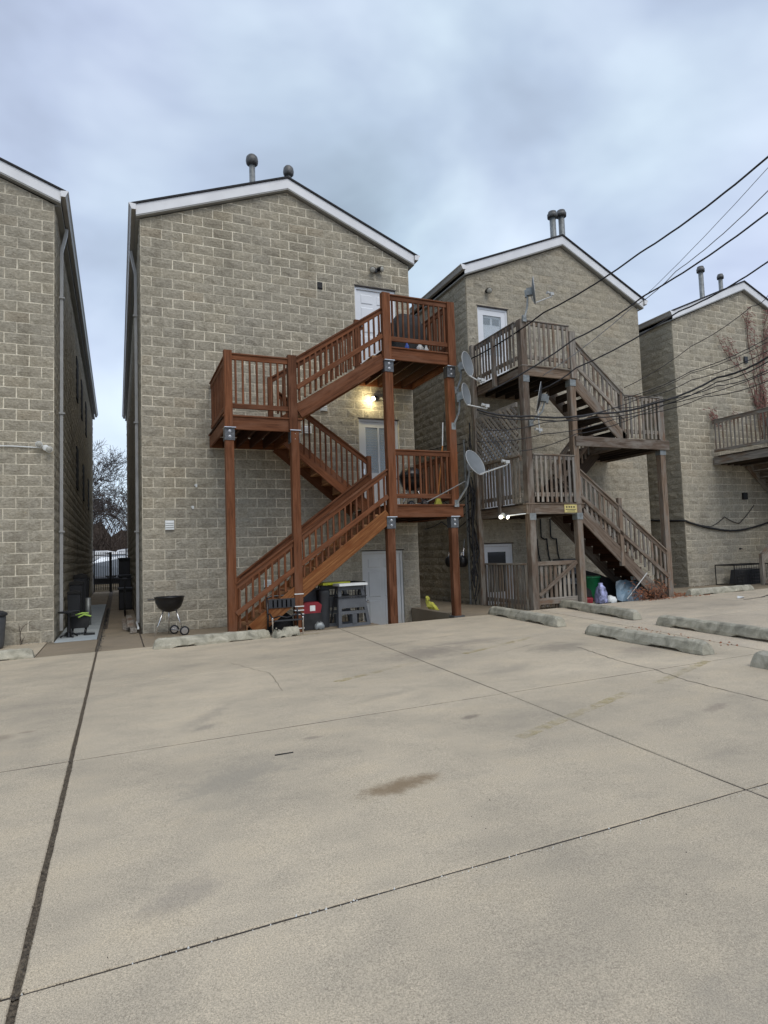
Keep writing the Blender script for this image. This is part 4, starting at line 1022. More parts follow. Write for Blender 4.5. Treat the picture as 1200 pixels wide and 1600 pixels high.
cable('single cable between the upper pair and the thick bundle', [(8.899, -2.15, 4.353), (10.343, -2.6, 4.744), (11.137, -3.3, 5.025), (11.531, -4.8, 5.245), (13.039, -10.545, 6.091)], 0.009, mat=M_CABLE)
cable('thickest black cable of the bundle', [(6.475, -1.95, 4.396), (7.659, -2.2, 4.273), (9.127, -2.5, 4.346), (10.287, -3.0, 4.514), (11.301, -3.8, 4.957), (11.516, -4.8, 5.113), (12.765, -10.598, 6.023)], 0.022, mat=M_CABLE)
cable('cable right beneath the thickest one', [(6.518, -1.95, 4.331), (7.737, -2.2, 4.208), (9.121, -2.5, 4.261), (10.28, -3.0, 4.429), (11.291, -3.8, 4.859), (11.506, -4.8, 5.021), (12.75, -10.594, 5.963)], 0.012, mat=M_CABLE)
cable('cable fanning out below the thick bundle', [(6.687, -1.95, 3.973), (7.906, -2.3, 4.127), (9.485, -2.7, 4.449), (10.373, -3.1, 4.581), (11.156, -3.9, 4.739), (11.487, -4.8, 4.851), (13.547, -10.393, 5.544)], 0.01, mat=M_CABLE)
cable('cable fanning out second from the bottom', [(6.44, -1.95, 3.719), (7.89, -2.3, 3.878), (9.466, -2.7, 4.195), (10.552, -3.1, 4.493), (11.481, -4.8, 4.798), (14.324, -10.001, 5.731)], 0.009, mat=M_CABLE)
cable('lowest cable of the fan reaching the lattice panel', [(7.393, -2.1, 3.524), (8.657, -2.4, 3.894), (10.105, -2.8, 4.308), (11.126, -3.6, 4.579), (11.463, -4.8, 4.628), (13.084, -10.572, 4.865)], 0.009, mat=M_CABLE)
# cables clipped to the walls
def wallcable(label, pts, r=.014, wave=.004, mat=M_CABLE): return cable(label, pts, r, [.03]*(len(pts)-1), mat, wave, 'wall_cable', 'cables along the walls')
wallcable('thick black cable sagging along the rightmost building at head height', [(14.40, 2.5, 2.35), (14.40, -.05, 2.10), (15.6, -.06, 1.85), (16.6, -.06, 1.80), (18.2, -.06, 2.1)], .03)
wallcable('thin cable looping up above the thick one on the rightmost building', [(14.40, -.06, 2.12), (15.4, -.05, 1.92), (16.0, -.05, 2.2), (16.6, -.05, 2.0), (17.3, -.05, 2.55)], .012)
wallcable('black cable stretched along the left side of the weathered building', [(7.45, 3.0, 4.35), (7.44, 1.0, 4.2), (7.44, .1, 4.12)], .012)
rc = random.Random(5)
for k in range(9):
    x = 7.42-rc.uniform(0, .10); y = -.06-rc.uniform(0, .12)
    z0 = rc.uniform(2.6, 4.6); pts = [(x, y, z0)]; z = z0
    while z > rc.uniform(.3, 1.2): z -= rc.uniform(.3, .6); pts.append((x+rc.gauss(0, .07), y+rc.gauss(0, .04), z))
    wallcable('one of the tangled black cables hanging down the corner between the two stairs', pts, rc.uniform(.008, .02), .0)
for k in range(4):
    x = 7.46; z = 1.9+k*.2
    wallcable(['lowest', 'second lowest', 'second highest', 'highest'][k]+' of the black cables drooping across the shaded side wall', [(x, -.05, z+.45), (x-.05, .8, z+.1), (x, 1.6, z+.35), (x, 2.6, z+.2)], .012)
for k in range(3):
    wallcable(['nearest', 'middle', 'farthest'][k]+' thin wire dangling on the side wall under the red top landing', [(7.42, .9+k*.12, 5.1), (7.40, .9+k*.14, 4.6), (7.42, .92+k*.1, 4.1+.1*k)], .008)
obj_c = obj('conduit_pipe', MB().tube([(7.44, .25, .1), (7.44, .25, 1.9), (7.44, .25, 4.2)], .03, 8), M_GALV); tag(obj_c, 'grey conduit pipe running up the shaded side wall between the stairs', 'pipe')
# gas meters on the side wall between the two stairs
for k in range(3):
    y = .35+.32*k
    mt = empty('gas_meter', ['nearest', 'middle', 'farthest'][k]+' gas meter on the shaded wall behind the red post', 'meter', (7.35, y, 1.3), group='gas meters on the side wall')
    obj('meter_body', MB().lathe([(.02, -.14), (.09, -.12), (.12, -.03), (.12, .06), (.08, .12), (.02, .14)], (7.32, y, 1.20), 12), M_BLACK, mt, smooth=True)
    obj('meter_fitting', MB().tube([(7.32, y-.05, 1.34), (7.32, y-.05, 1.44), (7.36, y-.02, 1.52)], .022, 8).tube([(7.32, y+.06, 1.34), (7.32, y+.06, 1.42)], .02, 8).lathe([(.045, 1.36), (.05, 1.40), (.03, 1.43)], (7.31, y, 0), 10), M_CHROME, mt)
    obj('riser_pipe', MB().tube([(7.36, y, 1.5), (7.4, y, 1.75)], .018, 8), M_GALV, mt)
# conduits on the front wall under the weathered landing
for k in range(3):
    x = 9.1+.3*k
    wallcable(['left', 'middle', 'right'][k]+' zigzag black conduit on the shaded wall behind the slatted gate', [(x, -.04, 2.2), (x, -.04, 1.75), (x+.17, -.04, 1.7), (x+.2, -.04, 1.3), (x+.3, -.04, 1.0)], .018, 0)

# ------------------------------------------------------------------ things standing about
def leg_tube(parent, name, pts, r, mat): return obj(name, MB().tube(pts, r, 8), mat, parent, smooth=True)
def kettle(cx, cy, z0, label, bowl_r=.27, lid=False, h=.62, wheel=True):
    r_ = empty('kettle_grill', label, 'grill', (cx, cy, z0))
    prof = [(.02, -.27), (bowl_r*.45, -.25), (bowl_r*.78, -.18), (bowl_r*.96, -.07), (bowl_r, 0), (bowl_r+.012, .006), (bowl_r+.012, .016), (bowl_r-.01, .014), (bowl_r*.9, -.05), (bowl_r*.6, -.14), (.01, -.17)]
    b_ = obj('bowl', MB().lathe(prof, (cx, cy, z0+h), 24), M_BLACK, r_, smooth=True)
    obj('handle', MB().tube([(cx-bowl_r, cy-.02, z0+h-.02), (cx-bowl_r-.12, cy-.02, z0+h-.02)], .014, 8), M_BLACK, b_)
    if lid: obj('lid', MB().lathe([(bowl_r+.01, .02), (bowl_r*.95, .09), (bowl_r*.75, .17), (bowl_r*.4, .22), (.02, .235)], (cx, cy, z0+h), 24), M_BLACK, r_, smooth=True)
    for (ax, ay, bx, by) in ((-.10, -.06, -.27, -.12), (.10, -.06, .24, -.10), (0, .1, 0, .24)):
        leg_tube(r_, 'leg', [(cx+ax, cy+ay, z0+h-.2), (cx+bx, cy+by, z0+.02)], .011, M_CHROME)
    if wheel:
        for wx, wy in ((.25, -.12), (.10, .24)):
            w_ = obj('wheel', MB().lathe([(.055, -.02), (.085, -.015), (.085, .015), (.055, .02)], (cx+wx, cy+wy, z0+.085), 18, 'Y'), M_BLACK, r_)
            obj('hub_cap', MB().lathe([(.058, -.024), (.058, -.018), (.036, -.018), (.036, -.026)], (cx+wx, cy+wy, z0+.085), 18, 'Y'), M_CHROME, w_)
        leg_tube(r_, 'axle', [(cx+.25, cy-.12, z0+.085), (cx+.02, cy+.26, z0+.085)], .008, M_CHROME)
    return r_
kettle(.43, -.75, gz(.4), 'open black kettle grill on bright legs before the left middle building', .26, h=.70)
kettle(5.25, -1.2, 2.405, 'black kettle grill with its lid on, on the low red landing', .25, lid=True, h=.62)
# broom
br = empty('broom', 'broom with a long orange handle leaning at the corner of the low red landing', 'broom', (5.60, -1.75, 2.41))
obj('handle', MB().tube([(5.58, -1.75, 2.55), (5.68, -1.85, 3.62)], .014, 8), M_ORANGE, br); obj('handle_tip', MB().tube([(5.68, -1.85, 3.62), (5.70, -1.87, 4.1)], .012, 8), M_WPL, br)
obj('bristles', MB().prism([(5.50, 2.41), (5.66, 2.41), (5.61, 2.56), (5.55, 2.56)], -1.79, -1.72), M_YELB, br)
# covered grill on the top landing
def cloth_lump(name, x0, x1, y0, y1, z0, prof, mat, label, cat, seed=3, nseg=22):
    r2 = random.Random(seed); mb = MB(); cx, cy = (x0+x1)/2, (y0+y1)/2; hx, hy = (x1-x0)/2, (y1-y0)/2
    rings = []
    for (f, z) in prof:
        rg = []
        for k in range(nseg):
            a = 2*math.pi*k/nseg; c_, s_ = math.cos(a), math.sin(a); p_ = .55
            ex = math.copysign(abs(c_)**p_, c_); ey = math.copysign(abs(s_)**p_, s_)
            q = f*(1+r2.gauss(0, .045)); rg.append((cx+hx*ex*q, cy+hy*ey*q, z0+z+r2.gauss(0, .008)))
        rings.append(rg)
    for rg in rings: mb.v += rg
    for i in range(len(rings)-1):
        for k in range(nseg):
            a0 = i*nseg+k; a1 = i*nseg+(k+1) % nseg; mb.f.append((a0, a1, a1+nseg, a0+nseg))
    mb.f.append(tuple(range((len(rings)-1)*nseg, len(rings)*nseg)))
    return tag(obj(name, mb, mat, smooth=True), label, cat)
cloth_lump('covered_grill', 5.0, 5.85, -1.2, -.55, 5.53, [(1.02, 0), (.98, .3), (1.0, .62), (.95, .8), (.72, 1.02), (.6, 1.1), (.1, 1.13)], M_BLACKM, 'black cloth covered barbecue on the top red landing', 'grill cover')
tag(obj('side_shelf', MB().prism([(4.78, 6.22), (5.02, 6.42), (5.05, 6.0)], -1.15, -.7), M_BLACKM), 'drooping corner of black cover beside the covered barbecue', 'cover')
def bottle(x, y, z, mat, label, h=.24, r=.045):
    b_ = empty('bottle', label, 'bottle', (x, y, z))
    obj('bottle_body', MB().lathe([(r, 0), (r, h*.62), (r*.5, h*.8), (r*.4, h*.9)], (x, y, z), 12), mat, b_, smooth=True); obj('cap', MB().lathe([(r*.45, h*.9), (r*.45, h)], (x, y, z), 10), M_WPL, b_)
bottle(5.03, -1.7, 5.53, M_BLUE, 'small blue bottle on the top red landing'); bottle(5.30, -1.75, 5.53, M_WPL, 'white jug on the top red landing', .22, .075); bottle(5.46, -1.72, 5.53, M_WPL, 'slim white bottle right of the white jug', .2, .05)
# black folded chair behind the broken wheel stop
ch = empty('metal_chair', 'black metal garden chair with bright front tubes under the red stairs', 'chair', (2.15, -2.2, gz(2)))
zc = gz(2); 
for sx in (1.97, 2.50):
    leg_tube(ch, 'back_frame', [(sx, -2.0, zc), (sx, -2.05, zc+.3), (sx, -1.97, zc+.66)], .017, M_BLACK)
    leg_tube(ch, 'front_leg', [(sx+.01, -2.36, zc), (sx+.015, -2.34, zc+.2), (sx-.02, -2.48, zc+.33)], .014, M_CHROME)
    leg_tube(ch, 'armrest', [(sx-.02, -2.48, zc+.33), (sx, -2.2, zc+.38), (sx, -2.05, zc+.36)], .014, M_BLACK)
obj('top_bar', MB().tube([(1.97, -1.97, zc+.64), (2.05, -1.96, zc+.67), (2.40, -1.96, zc+.67), (2.50, -1.97, zc+.64)], .016, 8), M_BLACK, ch)
obj('back_panel', MB().box(1.99, 2.48, -2.02, -2.005, zc+.46, zc+.62), M_BIN2, ch)
for k in range(5): obj('back_slat', MB().box(2.06+k*.08, 2.085+k*.08, -2.02, -2.02, zc+.47, zc+.60), M_BLACK, ch)
obj('seat', MB().prism([(-2.48, zc+.27), (-2.05, zc+.22), (-2.05, zc+.245), (-2.48, zc+.295)], 1.99, 2.48, 'X'), M_BIN2, ch)
obj('cross_bar', MB().tube([(1.97, -2.28, zc+.3), (2.07, -2.48, zc+.36), (2.2, -2.48, zc+.33), (2.50, -2.28, zc+.37)], .012, 8), M_BLACK, ch)
c2_ = cloth_lump('black_bag', 1.95, 2.55, -1.75, -1.4, gz(2), [(.9, 0), (1, .12), (.9, .26), (.5, .34), (.1, .36)], M_BLACKM, 'black bin bag slumped behind the metal chair', 'bag', 9)
# under-stair objects
zi = gz(3)
bn = empty('storage_tote', 'grey plastic tote behind the red post, under the stairs', 'tote', (2.85, -1.3, zi))
obj('tote_body', MB().prism([(2.68, zi), (3.03, zi), (3.08, zi+.7), (2.66, zi+.62)], -1.45, -1.1), M_BIN, bn); obj('tote_lid', MB().prism([(2.64, zi+.62), (3.1, zi+.70), (3.1, zi+.73), (2.64, zi+.65)], -1.48, -1.08), M_BIN2, bn)
rd = empty('gas_can', 'red plastic fuel can with a white label by the red post', 'can', (2.82, -1.75, zi))
obj('crate', MB().prism([(2.66, zi), (3.0, zi), (3.02, zi+.3), (2.64, zi+.3)], -1.85, -1.6), M_BLACKM, rd)
obj('can_body', MB().prism([(2.66, zi+.30), (2.99, zi+.30), (3.02, zi+.44), (2.95, zi+.5), (2.70, zi+.5), (2.64, zi+.44)], -1.85, -1.62), M_REDP, rd); obj('paper_label', MB().box(2.79, 2.89, -1.853, -1.849, zi+.34, zi+.44), M_WPL, rd)
cloth_lump('plastic_bag', 2.86, 3.06, -1.9, -1.78, zi, [(.9, 0), (1, .05), (.8, .1), (.3, .13)], M_GALV, 'crumpled whitish plastic bag at the slab edge by the red can', 'bag', 5)
# two folding step stools with yellow and white tops
def stool(x, y, label, top, rz=0, s=1.0):
    r_ = empty('step_stool', label, 'step stool', (x, y, gz(x)), rz)
    def L_(mb, nm, mat, par=None): return obj(nm, mb, mat, par or r_, W[r_.name])
    h = .70*s; z0 = -.05
    for sx in (-1, 1):
        L_(MB().add([(sx*.31*s, -.16, z0), (sx*.25*s, -.16, z0), (sx*.18*s, -.02, h-.04), (sx*.24*s, -.02, h-.04), (sx*.31*s, -.10, z0), (sx*.25*s, -.10, z0), (sx*.18*s, .03, h-.04), (sx*.24*s, .03, h-.04)],
            [(0, 1, 2, 3), (4, 7, 6, 5), (0, 4, 5, 1), (1, 5, 6, 2), (2, 6, 7, 3), (3, 7, 4, 0)]), 'side_rail', M_BIN)
    def plate(z0_, z1_, nm, y_=-.09):
        t0 = 1-(z0_/h)*.26; t1 = 1-(z1_/h)*.26; w0 = .27*s*t0; w1 = .27*s*t1
        ya = lerp(-.15, -.01, z0_/h); yb = lerp(-.15, -.01, z1_/h)
        return L_(MB().add([(-w0, ya, z0_), (w0, ya, z0_), (w1, yb, z1_), (-w1, yb, z1_), (-w0, ya+.04, z0_), (w0, ya+.04, z0_), (w1, yb+.04, z1_), (-w1, yb+.04, z1_)],
            [(0, 1, 2, 3), (4, 7, 6, 5), (0, 4, 5, 1), (1, 5, 6, 2), (2, 6, 7, 3), (3, 7, 4, 0)]), nm, M_BIN)
    plate(.30*h/.7, .47*h/.7, 'middle_panel'); plate(.60*h/.7, .66*h/.7, 'upper_panel'); plate(.20*h/.7, .25*h/.7, 'lower_bar'); plate(-.03, .05, 'foot_bar')
    L_(MB().box(-.05, .05, -.15, -.08, .04, .22), 'centre_web', M_BIN)
    L_(MB().box(-.27*s, .27*s, -.14, .14, h-.03, h+.015), 'top_step', top)
    L_(MB().box(-.27*s, .27*s, -.09, .1, .48*h/.7, .50*h/.7), 'tread', M_BIN2)
    for sx in (-1, 1): L_(MB().tube([(sx*.22*s, .1, h-.03), (sx*.27*s, .3, z0)], .02, 6), 'rear_leg', M_BIN2)
    return r_
stool(3.64, -1.70, 'grey plastic step stool with a white top, the front one', M_WPL, R(8), 1.12)
stool(3.40, -1.38, 'step stool with a yellow top behind the white topped one', M_YEL, R(14), 1.15)
cloth_lump('dark_bin', 3.02, 3.26, -1.7, -1.4, gz(3), [(.8, 0), (.86, .3), (.95, .62), (1.0, .66), (.9, .7)], M_BIN2, 'dark plastic bin squeezed left of the step stools', 'bin', 12)
# folded wire dog crate
cg = empty('wire_crate', 'black wire dog crate leaning beside the step stools', 'crate', (4.2, -1.2, gz(4)))
x0, x1, y0, y1, z0, z1 = 3.36, 4.14, -1.2, -.62, gz(4)-.05, gz(4)+.78
fr = MB()
for (a, b) in (((x0, y0, z0), (x1, y0, z0)), ((x0, y0, z1), (x1, y0, z1)), ((x0, y1, z1), (x1, y1, z1)), ((x1, y0, z0), (x1, y0, z1)), ((x0, y0, z0), (x0, y0, z1)), ((x1, y1, z0), (x1, y1, z1)), ((x1, y0, z0), (x1, y1, z0)), ((x1, y0, z1), (x1, y1, z1)), ((x0, y0, z1), (x0, y1, z1)), ((x1, y0, z0+.4), (x1, y1, z0+.4)), ((x0, y0, z0+.4), (x1, y0, z0+.4))):
    fr.tube([a, b], .012, 6)
obj('frame', fr, M_BLACK, cg)
for k in range(9): leg_tube(cg, 'wire', [(x0+.08+k*.085, y0, z0), (x0+.08+k*.085, y0, z1)], .006, M_BLACK)
for k in range(4): leg_tube(cg, 'wire', [(x1, y0+.1+k*.12, z0), (x1, y0+.1+k*.12, z1)], .006, M_BLACK)
obj('crate_cover', MB().box(x0+.01, x1-.05, y0+.02, y1-.02, z1-.08, z1-.01), M_BLACKM, cg)
# yellow jacket thing by the wall
yb = empty('yellow_cloth', 'crumpled yellow cloth or vest dropped on the kerb between the stairs', 'cloth', (5.8, -.5, .3))
mb = MB(); r2 = random.Random(4); path = [(6.00, -.28, .47), (5.99, -.3, .41), (5.98, -.33, .34), (6.0, -.4, .28), (6.06, -.5, .2), (6.10, -.58, .15)]; rad = [.02, .045, .03, .075, .06, .03]
mb.tube(path, rad, 9); mb.v = [(x+r2.gauss(0, .014), y+r2.gauss(0, .014), z+r2.gauss(0, .014)) for x, y, z in mb.v]
obj('cloth_body', mb, M_YELB, yb)
# rubbish under the weathered stairs
gb = empty('green_bin', 'green plastic tub under the weathered stairs', 'bin', (9.95, -1.2, gz(10))); 
obj('tub_body', MB().lathe([(.17, 0), (.2, .15), (.23, .52), (.245, .53), (.245, .56), (.2, .56)], (9.9, -1.15, gz(10)), 18), M_GRNP, gb, smooth=True); obj('rim', MB().lathe([(.245, .52), (.26, .53), (.26, .56), (.245, .57)], (9.9, -1.15, gz(10)), 18), M_GRNP, gb)
cloth_lump('rubbish_bag', 9.48, 9.74, -1.95, -1.7, gz(9.5), [(.9, 0), (1, .1), (.85, .22), (.7, .33), (.3, .40), (.35, .44)], M_BAG, 'blue and white printed bag of rubbish under the weathered stairs', 'bag', 6)
cloth_lump('white_bag', 9.7, 9.95, -2.0, -1.75, gz(9.5), [(.9, 0), (1, .05), (.8, .12), (.1, .15)], M_WPL, 'small white bag beside the blue printed one', 'bag', 8)
tp = empty('tarpaulin', 'blue grey sheet propped up under the foot of the weathered stairs', 'sheet', (10.3, -1.8, gz(10)))
mb = MB(); r2 = random.Random(8); n_ = 7
for i in range(n_+1):
    for j in range(5):
        u, v = i/n_, j/4; mb.v.append((9.95+.75*u+.2*v, -1.98+.25*v+r2.gauss(0, .02), gz(10)+.46*v*(1-.15*u)+r2.gauss(0, .02)))
for i in range(n_):
    for j in range(4): a = i*5+j; mb.f.append((a, a+5, a+6, a+1))
o_ = obj('sheet', mb, M_TARP, tp); mo = o_.modifiers.new('solid', 'SOLIDIFY'); mo.thickness = .012
obj('stick', MB().tube([(10.2, -2.0, gz(10)+.05), (10.85, -2.0, gz(10)+.62)], .012, 6), M_DISHL, tp)
cloth_lump('red_container', 9.1, 9.35, -1.9, -1.6, gz(9), [(.9, 0), (1, .1), (.95, .14)], M_REDP, 'flat red container at the foot of the corner post', 'box', 18)
for k, (zz, l_) in enumerate(((.42, 'lower'), (.66, 'middle'), (.88, 'upper'))):
    t_ = obj('shelf', MB().box(9.15, 9.75-.1*k, -1.2, -.6, gz(9)+zz, gz(9)+zz+.03).box(9.2, 9.6, -1.1, -.7, gz(9)+zz+.03, gz(9)+zz+.13), M_BIN); tag(t_, l_+' dark shelf board loaded with junk under the weathered stairs', 'shelf')
cloth_lump('junk_heap', 9.15, 10.9, -1.3, -.3, gz(10)-.02, [(1, 0), (.95, .25), (.7, .5), (.4, .62), (.1, .7)], M_BLACKM, 'dark heap of junk at the back under the weathered stairs', 'junk', 31)
bl = empty('plastic_canister', 'small white canister behind the weathered stair balusters', 'canister', (10.9, -1.0, .7)); obj('canister_body', MB().lathe([(.07, 0), (.09, .03), (.09, .26), (.06, .32), (.03, .34), (.03, .39)], (10.95, -1.5, gz(11)+.42), 12), M_WPL, bl, smooth=True)
def twig_plant(name, base, n, hgt, spread, mat_s, mat_l, label, cat, seed, leaf=.03, per=6, lean=(0, 0)):
    r2 = random.Random(seed); r_ = empty(name, label, cat, base); st = MB(); lf = MB()
    for _ in range(n):
        p = Vector(base)+Vector((r2.gauss(0, spread*.2), r2.gauss(0, spread*.2), 0)); d = Vector((r2.gauss(0, .35)+lean[0], r2.gauss(0, .35)+lean[1], 1)).normalized(); pts = [p.copy()]; L_ = hgt*r2.uniform(.5, 1)
        for k in range(5):
            p = p+d*L_/5; d = (d+Vector((r2.gauss(0, .22), r2.gauss(0, .22), r2.gauss(0, .1)))).normalized(); pts.append(p.copy())
            for _k in range(per):
                c = p+Vector((r2.gauss(0, spread*.14), r2.gauss(0, spread*.1), r2.gauss(0, .05))); a = Vector((r2.gauss(0, 1), r2.gauss(0, 1), r2.gauss(0, 1))).normalized()*leaf*r2.uniform(.5, 1.3); b_ = a.orthogonal().normalized()*leaf*.4
                lf.quad(c-a, c+b_, c+a, c-b_)
        st.tube(pts, [.006, .005, .005, .004, .003, .002], 4)
    obj('stem', st, mat_s, r_)
    if lf.v: stuff(obj('foliage', lf, mat_l, r_))
    return r_
twig_plant('dry_bush', (11.0, -2.1, gz(11)), 26, .5, .55, M_VINE, M_RUST, 'dry rusty brown bush at the foot of the weathered stairs', 'bush', 3, .028, 6)
twig_plant('dry_bush', (10.55, -2.05, gz(11)), 16, .5, .6, M_VINE, M_RUST, 'sparse dry twigs left of the rusty bush', 'bush', 13, .03, 4)
twig_plant('thin_sapling', (-2.03, -.08, gz(-2)), 3, 1.0, .08, M_BARK, M_RUST, 'thin bare sapling against the leftmost building', 'sapling', 5, .01, 0, (-.15, 0))
lb = empty('trash_can', 'grey bin cut by the left edge beside the leftmost building', 'bin', (-2.45, -.45, gz(-2.4)))
obj('bin_body', MB().lathe([(.2, 0), (.22, .05), (.25, .52), (.24, .56)], (-2.47, -.42, gz(-2.4)), 18), M_BIN, lb, smooth=True); obj('bin_lid', MB().lathe([(.27, .56), (.27, .6), (.2, .64), (.02, .66)], (-2.47, -.42, gz(-2.4)), 18), M_BIN2, lb, smooth=True)
cr_ = empty('wire_crate', 'low dark wire crate against the rightmost building', 'crate', (16.1, -.5, gz(16)))
mb = MB(); x0, x1, y0, y1, z0, z1 = 15.35, 16.75, -.75, -.15, gz(16), gz(16)+.55
for (a, b) in (((x0, y0, z0), (x1, y0, z0)), ((x0, y0, z1), (x1, y0, z1)), ((x0, y0, z0), (x0, y0, z1)), ((x1, y0, z0), (x1, y0, z1)), ((x0, y1, z1), (x1, y1, z1)), ((x0, y1, z0), (x0, y1, z1)), ((x0, y0, z1), (x0, y1, z1)), ((x1, y0, z1), (x1, y1, z1)), ((x0, y0, z0), (x0, y1, z0))): mb.tube([a, b], .016, 6)
obj('frame', mb, M_BLACK, cr_)
for k in range(13): leg_tube(cr_, 'wire', [(x0+.1+k*.1, y0, z0), (x0+.1+k*.1, y0, z1)], .006, M_BLACK)
for k in range(5): leg_tube(cr_, 'wire', [(x0, y0, z0+.09*(k+1)), (x1, y0, z0+.09*(k+1))], .005, M_BLACK)
obj('crate_content', MB().prism([(15.75, z0), (16.6, z0), (16.5, z0+.42), (15.85, z0+.40)], -.7, -.25), M_BIN2, cr_)
tag(obj('litter_scrap', MB().add([(12.1, -3.3, gz(12)+.002), (12.25, -3.36, gz(12)+.03), (12.34, -3.28, gz(12)+.004), (12.2, -3.22, gz(12)+.05)], [(0, 1, 3), (1, 2, 3), (0, 3, 2), (0, 2, 1)]), M_WPL), 'white paper scrap lying before the rightmost wheel stop', 'litter')

# ------------------------------------------------------------------ vine on the right building
r2 = random.Random(21); vn = empty('red_vine', 'bare reddish creeper climbing the rightmost gable', 'vine', (18.3, -.03, 5))
st = MB(); lf = MB()
def vstrand(p, ang, L_, r_, depth):
    pts = [Vector((p[0], -.045, p[1]))]; a = ang; x, z = p; n_ = max(3, int(L_/.12))
    for k in range(n_):
        a = a*.92 + r2.gauss(0, .13); x += math.sin(a)*.12; z += math.cos(a)*.12; pts.append(Vector((x, -.045-r2.random()*.03, z)))
        for _ in range(4 if depth else 3):
            if r2.random() < .75:
                c = Vector((x+r2.gauss(0, .07), -.06-r2.random()*.08, z+r2.gauss(0, .08))); l_ = r2.uniform(.06, .16); dd = Vector((r2.choice((-1, 1))*l_, -.02, -l_*.7*r2.random()))
                lf.quad(c, c+dd*.5+Vector((0, 0, .022)), c+dd, c+dd*.5-Vector((0, 0, .015)))
        if depth < 2 and r2.random() < .13: vstrand((x, z), a+r2.choice((-1, 1))*r2.uniform(.3, .7), L_*.22, r_*.6, depth+1)
    st.tube(pts, [lerp(r_, r_*.3, i/len(pts)) for i in range(len(pts))], 4)
for (x, z, a, L_) in ((17.9, 4.6, -.10, 3.6), (18.05, 4.6, -.12, 3.9), (18.0, 5.2, -.2, 3.0), (17.8, 6.0, -.15, 2.2), (18.1, 5.0, .0, 3.2), (18.2, 7.0, .25, 1.4), (17.6, 7.4, -.3, 1.0), (17.7, 5.6, -.4, .8)): vstrand((x, z), a, L_, .018, 0)
obj('stem', st, M_VINE, vn); stuff(obj('leaf_mass', lf, M_LEAF, vn))
st = MB(); lf = MB()
for (x, z, a, L_) in ((16.1, 4.98, -1.2, .6), (16.2, 5.0, -1.4, .8), (16.3, 5.02, 1.2, .5)): vstrand((x, z), a, L_, .01, 1)
v2 = empty('red_vine', 'small clump of red vine drooping over the rightmost landing rail', 'vine', (16.2, -.2, 5.0)); obj('stem', st, M_VINE, v2); stuff(obj('leaf_mass', lf, M_LEAF, v2))

# ------------------------------------------------------------------ alley things
zb_ = gz(-1.2)
def side_table(x, y, label, s=1.0):
    r_ = empty('patio_stool', label, 'stool', (x, y, zb_)); z = zb_+.012
    obj('table_top', MB().lathe([(.19*s, .46), (.2*s, .47), (.2*s, .49), (.02, .495)], (x, y, z), 16), M_BLACK, r_)
    obj('pedestal', MB().lathe([(.05, .0), (.035, .1), (.03, .4), (.06, .46)], (x, y, z), 10), M_BLACK, r_)
    for k in range(4):
        a = k*math.pi/2+.5; leg_tube(r_, 'foot', [(x, y, z+.12), (x+.11*s*math.cos(a), y+.11*s*math.sin(a), z+.05), (x+.17*s*math.cos(a), y+.17*s*math.sin(a), z+.015)], .016, M_BLACK)
side_table(-1.30, .35, 'black round topped stool in the alley mouth', .95)
jb = empty('tool_cart', 'dark crate with lime green straps just behind the black stool', 'crate', (-1.1, .75, zb_))
obj('crate_body', MB().prism([(-1.28, zb_+.15), (-.98, zb_+.15), (-.95, zb_+.38), (-1.3, zb_+.38)], .55, .85), M_BLACKM, jb)
for x in (-1.25, -1.02): leg_tube(jb, 'leg', [(x, .6, zb_+.15), (x-.02, .57, zb_+.012)], .022, M_BLACK)
obj('strap', MB().tube([(-1.15, .53, zb_+.36), (-1.05, .52, zb_+.41), (-.93, .55, zb_+.37)], .016, 6).tube([(-1.2, .53, zb_+.41), (-1.08, .52, zb_+.44), (-.97, .55, zb_+.43)], .014, 6), M_GREENS, jb)
tag(obj('flat_board', MB().box(-1.05, -.86, .45, .60, zb_+.012, zb_+.045), M_BLACKM), 'flat dark board lying on the painted pad', 'board')
for k, (x, y, h, w_) in enumerate(((-1.33, 2.4, .85, .26), (-1.33, 3.2, 1.05, .28), (-1.30, 4.4, 1.2, .3), (-1.30, 5.6, 1.1, .3))):
    bb = empty('wheelie_bin', ['nearest', 'second', 'third', 'farthest'][k]+' dark wheeled bin in the row along the left alley wall', 'bin', (x, y, zb_), group='dark bins along the alley')
    obj('bin_body', MB().add([(x-w_*.4, y-w_*.4, zb_+.02), (x+w_*.4, y-w_*.4, zb_+.02), (x+w_*.4, y+w_*.4, zb_+.02), (x-w_*.4, y+w_*.4, zb_+.02), (x-w_*.5, y-w_*.5, zb_+h*.86), (x+w_*.5, y-w_*.5, zb_+h*.86), (x+w_*.5, y+w_*.5, zb_+h*.86), (x-w_*.5, y+w_*.5, zb_+h*.86)],
        [(0, 3, 2, 1), (4, 5, 6, 7), (0, 1, 5, 4), (1, 2, 6, 5), (2, 3, 7, 6), (3, 0, 4, 7)]), M_BIN2, bb)
    obj('bin_lid', MB().prism([(x-w_*.55, zb_+h*.87), (x+w_*.55, zb_+h*.87), (x+w_*.5, zb_+h*.93), (x, zb_+h*.96), (x-w_*.5, zb_+h*.93)], y-w_*.55, y+w_*.55), M_BLACKM, bb)
pp = empty('pipe_stub', 'short grey pipe standing on the pad past the bins', 'pipe', (-1.08, 3.6, zb_)); obj('pipe_body', MB().lathe([(.06, 0), (.06, .62), (.05, .62)], (-1.06, 2.7, zb_), 12), M_GALV, pp, smooth=True)
pk = empty('lumber_pile', 'few grey planks lying along the right alley wall', 'planks', (-.2, 1.5, zb_))
